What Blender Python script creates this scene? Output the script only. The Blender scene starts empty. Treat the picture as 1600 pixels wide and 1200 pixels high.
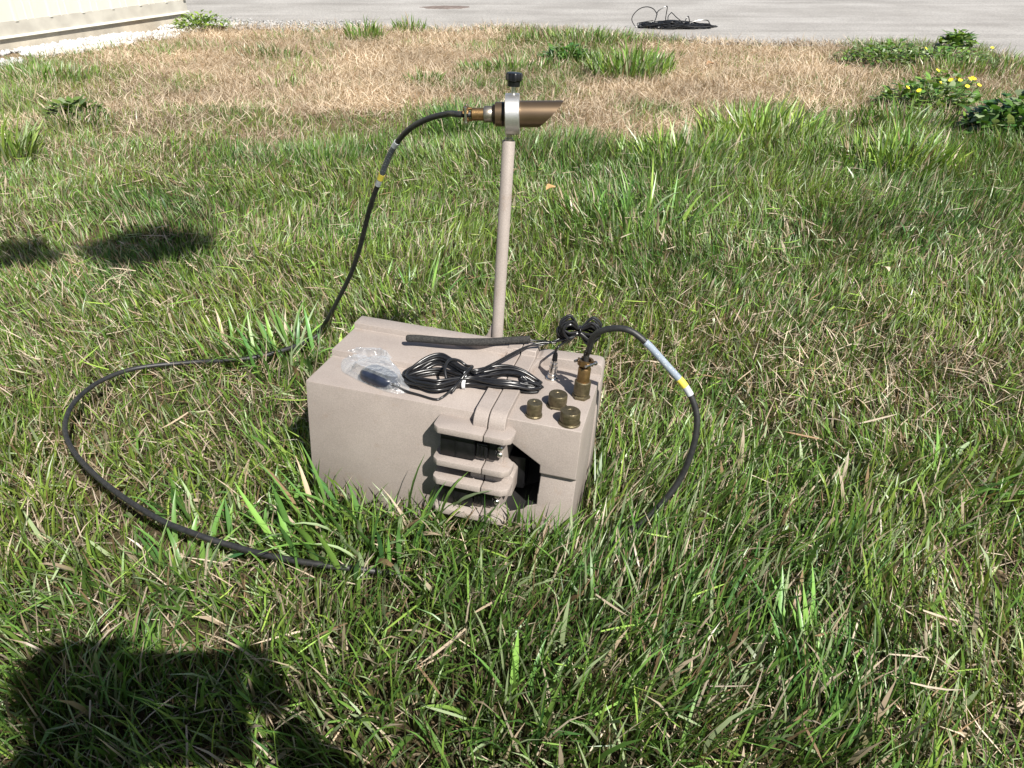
import bpy, bmesh, math, random
import numpy as np
from mathutils import Vector, Matrix
random.seed(7); rng = np.random.default_rng(11)
scn = bpy.context.scene
COL = scn.collection
R = math.radians

# ------------------------------------------------------------------ camera
CAM_H, PITCH, F = 0.92, R(31.5), 1209.0
cam = bpy.data.cameras.new("camera"); camo = bpy.data.objects.new("camera", cam); COL.objects.link(camo)
camo.location = (0, 0, CAM_H); camo.rotation_euler = (math.pi/2 - PITCH, 0, 0)
cam.sensor_width = 36; cam.lens = F/1600*36; cam.clip_start = 0.02; cam.clip_end = 900
scn.camera = camo
# ------------------------------------------------------------------ sky, sun, exposure
SUN_AZ = math.atan2(0.545, -0.838)      # towards the sun, clockwise from +Y
SUN_EL = R(47)
world = bpy.data.worlds.new("World"); scn.world = world; world.use_nodes = True
wn = world.node_tree; wn.nodes.clear()
wo = wn.nodes.new('ShaderNodeOutputWorld'); wb = wn.nodes.new('ShaderNodeBackground'); ws = wn.nodes.new('ShaderNodeTexSky')
ws.sky_type = 'NISHITA'; ws.sun_disc = False; ws.sun_elevation = SUN_EL; ws.sun_rotation = SUN_AZ
wb.inputs['Strength'].default_value = 0.055
wn.links.new(ws.outputs[0], wb.inputs[0]); wn.links.new(wb.outputs[0], wo.inputs[0])
sl = bpy.data.lights.new("sun", 'SUN'); sl.energy = 5.0; sl.angle = R(0.5); sl.color = (1, .955, .88)
so = bpy.data.objects.new("sun", sl); COL.objects.link(so); so.location = (3, -4, 6)
sd = Vector((math.sin(SUN_AZ)*math.cos(SUN_EL), math.cos(SUN_AZ)*math.cos(SUN_EL), math.sin(SUN_EL)))
so.rotation_euler = sd.to_track_quat('Z', 'Y').to_euler()
scn.view_settings.view_transform = 'Standard'; scn.view_settings.look = 'None'
scn.view_settings.exposure = 0.94; scn.view_settings.gamma = 1
scn.render.resolution_x, scn.render.resolution_y = 1024, 768

# ------------------------------------------------------------------ photograph pixel -> direction -> place
CR = np.array([[1, 0, 0], [0, math.sin(PITCH), math.cos(PITCH)], [0, math.cos(PITCH), -math.sin(PITCH)]])
CAMP = np.array([0, 0, CAM_H])
def ray(x, y): return np.array([(x-800)/F, (600-y)/F, 1.0]) @ CR
def gp(x, y, z=0.0):
    d = ray(x, y); t = (z-CAM_H)/d[2]; return CAMP + t*d
def on_y(x, y, Y):
    d = ray(x, y); return CAMP + d*(Y/d[1])

# the case's own frame: x along its length, y towards its back, z up, origin at its top front left corner
CO = np.array([-0.3384, 1.0837, 0.2625]); ca, cb, cc = -0.0608, 0.0500, -0.2485
CL, CD, CH = 0.46, 0.226, 0.235
CRot = np.array((Matrix.Rotation(cc, 3, 'Z') @ Matrix.Rotation(ca, 3, 'X') @ Matrix.Rotation(cb, 3, 'Y')))
def W(p): return CO + CRot @ np.asarray(p, float)
def onc(x, y, axis, val):
    dl = CRot.T @ ray(x, y); cl = CRot.T @ (CAMP-CO); return cl + (val-cl[axis])/dl[axis]*dl

# ------------------------------------------------------------------ materials
def mat(name): 
    m = bpy.data.materials.new(name); m.use_nodes = True; return m, m.node_tree, m.node_tree.nodes['Principled BSDF']
def N(nt, t, **kw):
    n = nt.nodes.new(t)
    for k, v in kw.items():
        if hasattr(n, k) and not k.startswith('i_'): setattr(n, k, v)
    return n
def noise_mix(nt, c1, c2, scale, detail=4, lo=.35, hi=.65, coord='Object'):
    tc = N(nt, 'ShaderNodeTexCoord'); no = N(nt, 'ShaderNodeTexNoise'); no.inputs['Scale'].default_value = scale; no.inputs['Detail'].default_value = detail
    nt.links.new(tc.outputs[coord], no.inputs['Vector'])
    rp = N(nt, 'ShaderNodeValToRGB'); rp.color_ramp.elements[0].position = lo; rp.color_ramp.elements[1].position = hi
    rp.color_ramp.elements[0].color = (*c1, 1); rp.color_ramp.elements[1].color = (*c2, 1)
    nt.links.new(no.outputs['Fac'], rp.inputs[0]); return rp, no, tc
def mixc(nt, a, b, fac, mode='MIX'):
    m = N(nt, 'ShaderNodeMix'); m.data_type = 'RGBA'; m.blend_type = mode
    for s, v in ((m.inputs[6], a), (m.inputs[7], b), (m.inputs[0], fac)):
        if hasattr(v, 'is_output'): nt.links.new(v, s)
        else: s.default_value = (*v, 1) if isinstance(v, tuple) else v
    return m.outputs[2]
def simple(name, c1, c2=None, scale=60, rough=.5, metal=0, bump=0, bscale=400, spec=.5, detail=4):
    m, nt, b = mat(name)
    c2 = c2 or tuple(min(1, c*1.25) for c in c1)
    rp, no, tc = noise_mix(nt, c1, c2, scale, detail)
    nt.links.new(rp.outputs[0], b.inputs['Base Color'])
    b.inputs['Roughness'].default_value = rough; b.inputs['Metallic'].default_value = metal
    b.inputs['Specular IOR Level'].default_value = spec
    if bump:
        n2 = N(nt, 'ShaderNodeTexNoise'); n2.inputs['Scale'].default_value = bscale; n2.inputs['Detail'].default_value = 2
        nt.links.new(tc.outputs['Object'], n2.inputs['Vector'])
        bp = N(nt, 'ShaderNodeBump'); bp.inputs['Strength'].default_value = bump; bp.inputs['Distance'].default_value = .002
        nt.links.new(n2.outputs['Fac'], bp.inputs['Height']); nt.links.new(bp.outputs[0], b.inputs['Normal'])
    return m

def grass_material(name, trans=.24, rough=.40, spec=.55):
    m, nt, b = mat(name)
    at = N(nt, 'ShaderNodeAttribute'); at.attribute_name = 'col'
    nt.links.new(at.outputs['Color'], b.inputs['Base Color'])
    b.inputs['Roughness'].default_value = rough; b.inputs['Specular IOR Level'].default_value = spec
    tr = N(nt, 'ShaderNodeBsdfTranslucent'); ms = N(nt, 'ShaderNodeMixShader'); ms.inputs[0].default_value = trans
    nt.links.new(mixc(nt, at.outputs['Color'], (1.25, 1.2, .55), 1.0, 'MULTIPLY'), tr.inputs['Color'])
    nt.links.new(b.outputs[0], ms.inputs[1]); nt.links.new(tr.outputs[0], ms.inputs[2])
    nt.links.new(ms.outputs[0], nt.nodes['Material Output'].inputs[0]); return m
M_GRASS = grass_material('grass_blade')
M_STRAW = grass_material('dry_straw', .18, .6, .3)

def paint_material():
    m, nt, b = mat('tan_textured_paint')
    rp, no, tc = noise_mix(nt, (.256, .220, .198), (.296, .256, .231), 14, 5, .3, .7)
    # dusty brown scuffs with a shape of their own
    n3 = N(nt, 'ShaderNodeTexNoise'); n3.inputs['Scale'].default_value = 26; n3.inputs['Detail'].default_value = 8; n3.inputs['Roughness'].default_value = .7
    nt.links.new(tc.outputs['Object'], n3.inputs['Vector'])
    r3 = N(nt, 'ShaderNodeValToRGB'); r3.color_ramp.elements[0].position = .58; r3.color_ramp.elements[1].position = .78
    nt.links.new(n3.outputs['Fac'], r3.inputs[0])
    c = mixc(nt, rp.outputs[0], (.24, .185, .148), r3.outputs[0])
    # fine crinkle speckle of the paint
    v = N(nt, 'ShaderNodeTexNoise'); v.inputs['Scale'].default_value = 520; v.inputs['Detail'].default_value = 2
    nt.links.new(tc.outputs['Object'], v.inputs['Vector'])
    rv = N(nt, 'ShaderNodeValToRGB'); rv.color_ramp.elements[0].position = .3; rv.color_ramp.elements[1].position = .72
    rv.color_ramp.elements[0].color = (.86, .86, .86, 1); rv.color_ramp.elements[1].color = (1.1, 1.1, 1.1, 1)
    nt.links.new(v.outputs['Fac'], rv.inputs[0])
    nt.links.new(mixc(nt, c, rv.outputs[0], 1.0, 'MULTIPLY'), b.inputs['Base Color'])
    bp = N(nt, 'ShaderNodeBump'); bp.inputs['Strength'].default_value = .25; bp.inputs['Distance'].default_value = .0008
    nt.links.new(v.outputs['Fac'], bp.inputs['Height']); nt.links.new(bp.outputs[0], b.inputs['Normal'])
    b.inputs['Roughness'].default_value = .55; b.inputs['Specular IOR Level'].default_value = .35
    return m
M_PAINT = paint_material()
M_BLACK = simple('black_plastic', (.004, .004, .0045), (.008, .008, .009), 90, .33, spec=.35)
M_RUBBER = simple('black_rubber_jacket', (.012, .012, .013), (.024, .024, .024), 120, .5, bump=.15, bscale=900)
M_VINYL = simple('black_vinyl_cable', (.008, .008, .009), (.013, .013, .014), 120, .28)
M_SHADE_SCREEN = simple('pocket_shade_and_screen_black', (.006, .006, .006), (.010, .009, .009), 60, .8)  # near-black: shade painted inside the lid pocket, also the phone screen
M_OLIVE = simple('olive_cadmium_plating', (.10, .082, .048), (.16, .132, .078), 160, .42, .75, .2, 700)
M_BRASS = simple('golden_brown_anodising', (.19, .115, .048), (.28, .175, .075), 140, .36, .85, .15, 600)
M_BRONZE = simple('bronze_anodised_tube', (.155, .108, .066), (.175, .122, .076), 30, .34, .8)
M_BRONZE_DARK = simple('dark_bronze_ring', (.03, .022, .016), (.045, .033, .024), 60, .35, .7)
M_NICKEL = simple('bright_nickel', (.62, .60, .57), (.72, .70, .67), 80, .2, 1.0)
M_STEEL = simple('steel_screw', (.42, .41, .40), (.55, .54, .52), 150, .3, 1.0)
M_ALU = simple('satin_aluminium', (.56, .55, .53), (.62, .61, .59), 220, .42, .9, .06, 500)
M_COUPLE = simple('grey_nickel_knurl', (.30, .27, .22), (.40, .36, .30), 160, .38, .9)
M_FOAM = simple('grey_foam_sleeve', (.022, .022, .022), (.055, .053, .05), 420, .95, bump=.9, bscale=900, spec=.15)
M_TIE = simple('white_twist_tie', (.62, .64, .66), (.74, .75, .76), 90, .4)
M_YELLOW = simple('yellow_band', (.62, .52, .06), (.72, .6, .09), 90, .45)
M_TEAL = simple('teal_paint_mark', (.10, .35, .42), (.14, .42, .5), 90, .5)

# ------------------------------------------------------------------ mesh helpers
def obj(name, me, material=None, parent=None):
    o = bpy.data.objects.new(name, me); COL.objects.link(o)
    if material and not me.materials: me.materials.append(material)
    if parent: o.parent = parent
    return o
def tag(o, label, cat, group=None, kind=None):
    if label: o['label'] = label
    if cat: o['category'] = cat
    if group: o['group'] = group
    if kind: o['kind'] = kind
    return o
def empty(name, loc=(0, 0, 0)):
    o = bpy.data.objects.new(name, None); COL.objects.link(o); o.location = loc; o.empty_display_size = .05; return o
def mesh_from(bm, name, smooth=None):
    me = bpy.data.meshes.new(name); bmesh.ops.recalc_face_normals(bm, faces=bm.faces); bm.to_mesh(me); bm.free()
    if smooth is not None:
        me.shade_smooth()
        try: me.set_sharp_from_angle(angle=R(smooth))
        except Exception: pass
    return me
def pyd(name, v, f, smooth=None):
    me = bpy.data.meshes.new(name); me.from_pydata([tuple(map(float, a)) for a in v], [], [tuple(map(int, a)) for a in f]); me.update()
    if smooth is not None: me.shade_smooth(); me.set_sharp_from_angle(angle=R(smooth))
    return me
def recentre(o, base=True):
    """move a one-mesh thing's origin to the middle of its base"""
    me = o.data; n = len(me.vertices); a = np.empty(n*3, 'f'); me.vertices.foreach_get('co', a); a = a.reshape(-1, 3)
    c = (a.min(0)+a.max(0))/2
    if base: c[2] = a[:, 2].min()
    a -= c; me.vertices.foreach_set('co', a.ravel()); me.update(); o.location = Vector(c)
    return o
def bm_box(x0, x1, y0, y1, z0, z1, bev=0, seg=2, bm=None):
    bm = bm or bmesh.new()
    vs = [bm.verts.new((x, y, z)) for x in (x0, x1) for y in (y0, y1) for z in (z0, z1)]
    fs = [(0, 1, 3, 2), (4, 6, 7, 5), (0, 4, 5, 1), (2, 3, 7, 6), (0, 2, 6, 4), (1, 5, 7, 3)]
    nf = [bm.faces.new([vs[i] for i in f]) for f in fs]
    if bev:
        es = list({e for f in nf for e in f.edges})
        bmesh.ops.bevel(bm, geom=es, offset=bev, segments=seg, profile=.5, affect='EDGES')
    return bm
def bm_extrude(poly, axis, a, b, bm=None):
    """closed polygon in the plane normal to axis, swept from a to b"""
    bm = bm or bmesh.new()
    def P(p, t): 
        return {0: (t, p[0], p[1]), 1: (p[0], t, p[1]), 2: (p[0], p[1], t)}[axis]
    v0 = [bm.verts.new(P(p, a)) for p in poly]; v1 = [bm.verts.new(P(p, b)) for p in poly]
    bm.faces.new(v0); bm.faces.new(v1[::-1]); n = len(poly)
    for i in range(n): bm.faces.new((v0[i], v0[(i+1) % n], v1[(i+1) % n], v1[i]))
    return bm
def bevel_all(bm, off, seg=2, ang=30):
    bmesh.ops.recalc_face_normals(bm, faces=bm.faces)
    es = [e for e in bm.edges if len(e.link_faces) == 2 and e.calc_face_angle(0) > R(ang)]
    bmesh.ops.bevel(bm, geom=es, offset=off, segments=seg, profile=.5, affect='EDGES', clamp_overlap=True); return bm
def frame(d):
    d = np.asarray(d, float); d = d/np.linalg.norm(d); u = np.cross(d, (0, 0, 1.0))
    if np.linalg.norm(u) < 1e-4: u = np.array([1.0, 0, 0])
    u /= np.linalg.norm(u); return d, u, np.cross(u, d)
def lathe(prof, org, d, seg=40, knurl=None, caps=True, name='lathe', smooth=35):
    """prof: (distance along axis d, radius); knurl: (a, b, depth) ridged band"""
    d, u, v = frame(d); org = np.asarray(org, float); V = []; Fc = []
    for t, r in prof:
        for k in range(seg):
            a = 2*math.pi*k/seg; rr = r
            if knurl and knurl[0] <= t <= knurl[1]: rr = r*(1-knurl[2]*(k % 2))
            V.append(org+d*t+u*rr*math.cos(a)+v*rr*math.sin(a))
    for i in range(len(prof)-1):
        for k in range(seg):
            k2 = (k+1) % seg; Fc.append((i*seg+k, i*seg+k2, (i+1)*seg+k2, (i+1)*seg+k))
    if caps:
        Fc.append(tuple(range(seg))[::-1]); m = (len(prof)-1)*seg; Fc.append(tuple(range(m, m+seg)))
    bm = bmesh.new(); tmp = pyd('t', V, Fc); bm.from_mesh(tmp); bpy.data.meshes.remove(tmp)
    return mesh_from(bm, name, smooth)
def catmull(P, n=12, closed=False):
    P = np.asarray(P, float); m = len(P); out = []
    idx = (lambda i: i % m) if closed else (lambda i: min(max(i, 0), m-1))
    for i in range(m if closed else m-1):
        p0, p1, p2, p3 = P[idx(i-1)], P[idx(i)], P[idx(i+1)], P[idx(i+2)]
        t = np.linspace(0, 1, n, endpoint=False)[:, None]
        out.append(.5*((2*p1)+(-p0+p2)*t+(2*p0-5*p1+4*p2-p3)*t**2+(-p0+3*p1-3*p2+p3)*t**3))
    if not closed: out.append(P[-1:])
    return np.concatenate(out)
def sweep(P, r, seg=8, name='tube', closed=False, rad=None):
    P = np.asarray(P, float); n = len(P); T = np.gradient(P, axis=0)
    if closed: T = np.roll(P, -1, 0)-np.roll(P, 1, 0)
    T /= np.linalg.norm(T, axis=1)[:, None]+1e-12
    _, u, _ = frame(T[0]); V = []
    rs = np.full(n, r) if rad is None else np.asarray(rad)
    for i in range(n):
        u = u-T[i]*(u@T[i]); u /= np.linalg.norm(u); w = np.cross(T[i], u)
        for k in range(seg):
            a = 2*math.pi*k/seg; V.append(P[i]+rs[i]*(u*math.cos(a)+w*math.sin(a)))
    Fc = []
    for i in range(n if closed else n-1):
        j = (i+1) % n
        for k in range(seg):
            k2 = (k+1) % seg; Fc.append((i*seg+k, i*seg+k2, j*seg+k2, j*seg+k))
    if not closed: Fc.append(tuple(range(seg))[::-1]); Fc.append(tuple(range((n-1)*seg, n*seg)))
    return pyd(name, V, Fc, 50)
def vnoise(x, y, s, seed=0):
    """smooth value noise"""
    r = np.random.default_rng(seed); T = r.random((64, 64)); x = np.asarray(x)/s; y = np.asarray(y)/s
    xi = np.floor(x).astype(int); yi = np.floor(y).astype(int); fx = x-xi; fy = y-yi
    fx = fx*fx*(3-2*fx); fy = fy*fy*(3-2*fy); g = lambda a, b: T[a % 64, b % 64]
    return (g(xi, yi)*(1-fx)+g(xi+1, yi)*fx)*(1-fy)+(g(xi, yi+1)*(1-fx)+g(xi+1, yi+1)*fx)*fy

# ------------------------------------------------------------------ ground
FX = CRot[:, 0]; FY = CRot[:, 1]; FZ = CRot[:, 2]
HOL = gp(215, 372)[:2]
def case_local_xy(x, y):
    # position in the case's footprint (bottom plane)
    o = W((0, 0, -CH)); dx = x-o[0]; dy = y-o[1]
    A = np.array([[FX[0], FY[0]], [FX[1], FY[1]]]); Ai = np.linalg.inv(A)
    return Ai[0, 0]*dx+Ai[0, 1]*dy, Ai[1, 0]*dx+Ai[1, 1]*dy
def case_dist(x, y):
    lx, ly = case_local_xy(x, y)
    return np.hypot(np.maximum(np.maximum(-lx, lx-CL), 0), np.maximum(np.maximum(-ly, ly-CD), 0)), lx, ly
def gh(x, y):
    x = np.asarray(x, float); y = np.asarray(y, float)
    far = np.clip((6.0-y)/1.5, 0, 1)
    h = (.05*(vnoise(x+9, y+9, .9, 3)-.5)+.025*(vnoise(x+9, y+9, .28, 4)-.5))*far
    # shallow dip in the lawn
    dx = (x-HOL[0])*.97+(y-HOL[1])*.25; dy = (y-HOL[1])*.97-(x-HOL[0])*.25
    h = h-.03*np.exp(-(dx/.27)**4-(np.where(dy < 0, dy/.12, dy/.22))**2)
    d, lx, ly = case_dist(x, y); o = W((0, 0, -CH))
    pl = o[2]+FX[2]*lx+FY[2]*ly-.003
    w = np.clip(1-d/.10, 0, 1); w = w*w*(3-2*w)
    return h*(1-w)+pl*w
def soil_material():
    m, nt, b = mat('soil_and_thatch')
    rp, no, tc = noise_mix(nt, (.030, .024, .014), (.085, .064, .036), 16, 8, .35, .65)
    r2, n2, _ = noise_mix(nt, (.26, .19, .12), (.36, .275, .185), 60, 6, .3, .7)
    at = N(nt, 'ShaderNodeAttribute'); at.attribute_name = 'dry'
    at2 = N(nt, 'ShaderNodeAttribute'); at2.attribute_name = 'turf'
    r5, n5, _ = noise_mix(nt, (.055, .085, .022), (.15, .17, .06), 9, 9, .3, .7)
    nt.links.new(mixc(nt, mixc(nt, rp.outputs[0], r2.outputs[0], at.outputs['Fac']), r5.outputs[0], at2.outputs['Fac']), b.inputs['Base Color']); b.inputs['Roughness'].default_value = .95
    b.inputs['Specular IOR Level'].default_value = .1
    bp = N(nt, 'ShaderNodeBump'); bp.inputs['Strength'].default_value = .8; bp.inputs['Distance'].default_value = .02
    nt.links.new(n2.outputs['Fac'], bp.inputs['Height']); nt.links.new(bp.outputs[0], b.inputs['Normal']); return m

# dryness / height / tone of the lawn, read off the photograph at control points on the ground
CPX = [  # px, py, dryness, blade height, tone (-1 dark blue green, +1 yellow green)
 (100,1150,.15,.11,-.2),(500,1150,.30,.11,0),(900,1150,.2,.12,0),(1300,1150,.2,.11,-.2),(1560,1150,.5,.08,.4),
 (100,950,.28,.09,.1),(400,950,.42,.09,.2),(800,950,.15,.11,0),(1200,950,.2,.11,0),(1560,950,.5,.08,.3),
 (100,800,.35,.08,.2),(350,800,.35,.075,.2),(600,800,.18,.10,0),(1100,800,.3,.10,.1),(1400,800,.3,.09,.1),
 (50,650,.3,.09,.2),(250,650,.36,.07,.3),(1050,650,.3,.08,.3),(1300,650,.33,.068,.2),(1550,650,.35,.07,.1),
 (50,500,.25,.085,.4),(300,500,.22,.085,.3),(600,500,.15,.09,.1),(900,500,.22,.09,.2),(1200,500,.25,.068,.2),(1500,500,.28,.068,.2),
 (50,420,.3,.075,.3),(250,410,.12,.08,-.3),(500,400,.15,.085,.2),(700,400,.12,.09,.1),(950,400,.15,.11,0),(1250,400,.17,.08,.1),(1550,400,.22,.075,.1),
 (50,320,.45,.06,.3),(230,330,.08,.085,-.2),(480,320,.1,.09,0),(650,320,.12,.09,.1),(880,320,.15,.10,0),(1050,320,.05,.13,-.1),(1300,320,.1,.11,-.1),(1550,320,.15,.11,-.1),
 (30,260,.5,.07,.6),(150,260,.6,.05,.3),(300,275,.35,.07,.4),(480,260,.1,.09,-.2),(620,250,.12,.09,0),(850,250,.1,.13,-.2),(1000,260,.05,.13,0),(1200,260,.05,.14,.1),(1400,260,.1,.12,.1),(1570,250,.15,.12,0),
 (50,200,.5,.08,.3),(200,205,.55,.055,.5),(350,205,.62,.055,.5),(480,195,.6,.055,.3),(590,195,.55,.05,.2),(720,195,.2,.09,-.4),(860,200,.5,.07,0),(930,200,.9,.04,0),(1050,205,.92,.04,0),(1130,205,.55,.08,.2),(1200,215,.1,.12,.3),(1330,200,.55,.07,.2),(1500,210,.75,.06,.1),(1590,205,.6,.08,0),
 (50,155,.45,.08,.3),(200,150,.6,.055,.5),(350,150,.75,.05,.3),(500,150,.93,.04,0),(620,150,.85,.05,.1),(700,145,.55,.07,0),(850,150,.55,.07,.1),(950,150,.8,.05,.1),(1050,150,.96,.04,0),(1250,150,.97,.04,0),(1350,150,.85,.06,.1),(1430,155,.55,.08,.2),(1550,150,.75,.07,.1),
 (50,115,.35,.09,.2),(150,110,.6,.06,.3),(300,105,.88,.06,0),(450,105,.9,.06,0),(600,105,.96,.05,0),(750,105,.85,.05,0),(850,105,.55,.07,.1),(980,105,.45,.09,.1),(1100,105,.96,.04,0),(1250,105,.96,.04,0),(1380,95,.45,.08,.1),(1500,105,.55,.08,.1),(1585,110,.7,.07,0),
 (330,65,.92,.07,0),(450,70,.92,.07,0),(600,65,.94,.06,0),(700,65,.95,.05,0),(850,62,.5,.07,.1),(950,70,.6,.07,.1),(1100,80,.96,.05,0),(1250,80,.92,.05,0),(1380,80,.4,.08,.1),(1480,88,.45,.08,.1)]
_c = np.array([[*gp(a, b)[:2], d, h, t] for a, b, d, h, t in CPX])
def warp(x, y): yy = np.maximum(np.asarray(y)+.5, .3); return np.asarray(x)/yy, np.log(yy)*1.6
_cu, _cv = warp(_c[:, 0], _c[:, 1])
def lawn(x, y):
    u, v = warp(x, y); out = []
    for s in range(0, len(u), 20000):
        d2 = (u[s:s+20000, None]-_cu)**2+(v[s:s+20000, None]-_cv)**2
        w = 1/(d2+.0012)**1.8; w /= w.sum(1)[:, None]; out.append(w@_c[:, 2:])
    return np.concatenate(out).T

# road edge and building line, from where they meet the ground in the photograph
road_px = [(300, 38), (430, 43), (560, 44), (700, 46), (800, 42), (990, 55), (1120, 66), (1310, 68), (1420, 68), (1510, 74)]
ROAD = [gp(*p)[:2] for p in road_px]
ROAD = ROAD+[np.array(p) for p in ((3.63, 6.2), (3.70, 5.7), (3.95, 5.0))]
RMID = catmull(np.array([[p[0], p[1], .004] for p in ROAD]), 10)
RMID[:, 1] += .05*(vnoise(RMID[:, 0]+50, RMID[:, 1], .25, 21)-.5)
RMID = RMID[np.concatenate([[True], np.diff(np.maximum.accumulate(RMID[:, 0])) > 0])]
edge = np.concatenate([[[-60., 9.3, .004], [-12., 8.7, .004]], RMID, [[6., 3.3, .004], [60., -20., .004]]])
ROADA = edge[:, :2]
def road_y(x): return np.interp(x, ROADA[:, 0], ROADA[:, 1])
WA, WB = gp(0, 85)[:2], gp(296, 38)[:2]          # foot of the shed wall
wd = (WB-WA)/np.linalg.norm(WB-WA); wnrm = np.array([wd[1], -wd[0]])
def wall_d(x, y): return (x-WA[0])*wnrm[0]+(y-WA[1])*wnrm[1]
def wall_s(x, y): return (x-WA[0])*wd[0]+(y-WA[1])*wd[1]

xs = np.concatenate([[-400, -150, -60, -25, -12], np.arange(-7, 7.001, .07), [12, 25, 60, 150, 400]])
ys = np.concatenate([[-400, -150, -50, -15, -5], np.arange(-1.5, 9.5, .07), [12, 20, 40, 90, 200, 600]])
GX, GY = np.meshgrid(xs, ys); sh = GX.shape
gz = np.where((np.abs(GX) <= 7) & (GY >= -1.5) & (GY < 9.5), gh(GX, GY), 0)
bank = np.clip((road_y(GX)-GY)/.12, 0, 1); gz = gz*bank-.03*(1-bank)
V = np.stack([GX, GY, gz], -1).reshape(-1, 3); nx = len(xs)
Fq = [(j*nx+i, j*nx+i+1, (j+1)*nx+i+1, (j+1)*nx+i) for j in range(len(ys)-1) for i in range(nx-1)]
me = pyd('ground', V, Fq); me.shade_smooth()
dryv = np.clip((lawn(np.clip(V[:, 0], -7, 7), np.clip(V[:, 1], .3, 9))[0]-.42)/.4, 0, 1)
a = me.attributes.new('dry', 'FLOAT', 'POINT'); a.data.foreach_set('value', dryv.astype('f'))
hw = .66*(np.maximum(V[:, 1], -.4)+.55)*1.02+.8
turf = np.clip(np.maximum(np.abs(V[:, 0])-hw+.15, .15-V[:, 1])/.3, 0, 1)
a = me.attributes.new('turf', 'FLOAT', 'POINT'); a.data.foreach_set('value', turf.astype('f'))
tag(obj('ground', me, soil_material()), None, None, kind='structure')

def road_material():
    m, nt, b = mat('pale_worn_asphalt')
    rp, no, tc = noise_mix(nt, (.28, .268, .252), (.36, .347, .33), 1.3, 8, .35, .65)
    v = N(nt, 'ShaderNodeTexNoise'); v.inputs['Scale'].default_value = 70; v.inputs['Detail'].default_value = 4
    nt.links.new(tc.outputs['Object'], v.inputs['Vector'])
    rv = N(nt, 'ShaderNodeValToRGB'); rv.color_ramp.elements[0].position = .32; rv.color_ramp.elements[1].position = .7
    rv.color_ramp.elements[0].color = (.72, .72, .73, 1); rv.color_ramp.elements[1].color = (1.15, 1.14, 1.12, 1)
    nt.links.new(v.outputs['Fac'], rv.inputs[0])
    c = mixc(nt, rp.outputs[0], rv.outputs[0], 1.0, 'MULTIPLY')
    mp = N(nt, 'ShaderNodeMapping'); mp.inputs['Scale'].default_value = (.28, 2.6, 1)     # tyre tracks and streaks along the road
    n4 = N(nt, 'ShaderNodeTexNoise'); n4.inputs['Scale'].default_value = 1.2; n4.inputs['Detail'].default_value = 5
    nt.links.new(tc.outputs['Object'], mp.inputs[0]); nt.links.new(mp.outputs[0], n4.inputs['Vector'])
    r4 = N(nt, 'ShaderNodeValToRGB'); r4.color_ramp.elements[0].position = .36; r4.color_ramp.elements[1].position = .55
    r4.color_ramp.elements[0].color = (.62, .61, .60, 1); r4.color_ramp.elements[1].color = (1, 1, 1, 1)
    nt.links.new(n4.outputs['Fac'], r4.inputs[0])
    nt.links.new(mixc(nt, c, r4.outputs[0], .4, 'MULTIPLY'), b.inputs['Base Color'])
    b.inputs['Roughness'].default_value = .9; b.inputs['Specular IOR Level'].default_value = .2
    bp = N(nt, 'ShaderNodeBump'); bp.inputs['Strength'].default_value = .5; bp.inputs['Distance'].default_value = .006
    nt.links.new(v.outputs['Fac'], bp.inputs['Height']); nt.links.new(bp.outputs[0], b.inputs['Normal']); return m
ne = len(edge)
rv_ = np.concatenate([edge-[0, 0, .04], edge, edge+[0, .6, .006], edge*[1, 0, 0]+[0, 400, .006]])
rf = [(k*ne+i, k*ne+i+1, (k+1)*ne+i+1, (k+1)*ne+i) for k in range(3) for i in range(ne-1)]
tag(obj('road', pyd('road', rv_, rf), road_material()), None, None, kind='structure')
# dark tar patch on the road
tp = gp(697, 13); pv = []
for k in range(26):
    an = 2*math.pi*k/26; r_ = 1+.25*(random.random()-.5); pv.append((tp[0]+.27*r_*math.cos(an), tp[1]+.16*r_*math.sin(an), .0125))
pv2 = [(tp[0]+(x-tp[0])*1.03, tp[1]+(y-tp[1])*1.03, .006) for x, y, z in pv]
tag(recentre(obj('tar_patch', pyd('tar_patch', pv+pv2, [tuple(range(26))]+[(i, i+26, (i+1) % 26+26, (i+1) % 26) for i in range(26)]), simple('reddish_tar', (.10, .075, .062), (.19, .15, .13), 18, .9))), 'small dark reddish repair patch in the pale road', 'road patch')

# ------------------------------------------------------------------ shed
def shed_material():
    m, nt, b = mat('cream_steel_siding')
    rp, no, tc = noise_mix(nt, (.47, .455, .395), (.53, .515, .455), 3, 5)
    nt.links.new(rp.outputs[0], b.inputs['Base Color']); b.inputs['Roughness'].default_value = .4; return m
M_SHED = shed_material()
M_TRIM = simple('grey_base_trim', (.34, .32, .28), (.42, .40, .35), 9, .6, bump=.2, bscale=60)
M_TRIMW = simple('cream_drip_edge', (.62, .60, .52), (.70, .68, .59), 9, .5)
M_CONC = simple('weathered_concrete_footing', (.30, .27, .22), (.42, .38, .31), 7, .9, bump=.6, bscale=40, detail=8)
shed = empty('shed', (WA[0], WA[1], 0))
tag(shed, 'cream ribbed metal shed with grey base trim and concrete footing', 'shed')
shed.rotation_euler = (0, 0, math.atan2(wd[1], wd[0]))           # local x runs along the wall, local y points away from the lawn
LW = float(np.linalg.norm(WB-WA)); X0 = -6.0; DEEP = 5.0
obj('footing', mesh_from(bm_box(X0, LW-.02, .0, DEEP, -.25, .10, .006), 'footing'), M_CONC, shed)
obj('base_trim', mesh_from(bm_box(X0, LW-.004, -.016, DEEP, .118, .215, .003), 'base_trim'), M_TRIM, shed)
obj('drip_edge', mesh_from(bm_box(X0, LW+.004, -.028, DEEP, .100, .118, .002), 'drip_edge'), M_TRIMW, shed)
PW = .30; HT = 2.7; k = 0; x = LW-.03
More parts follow.
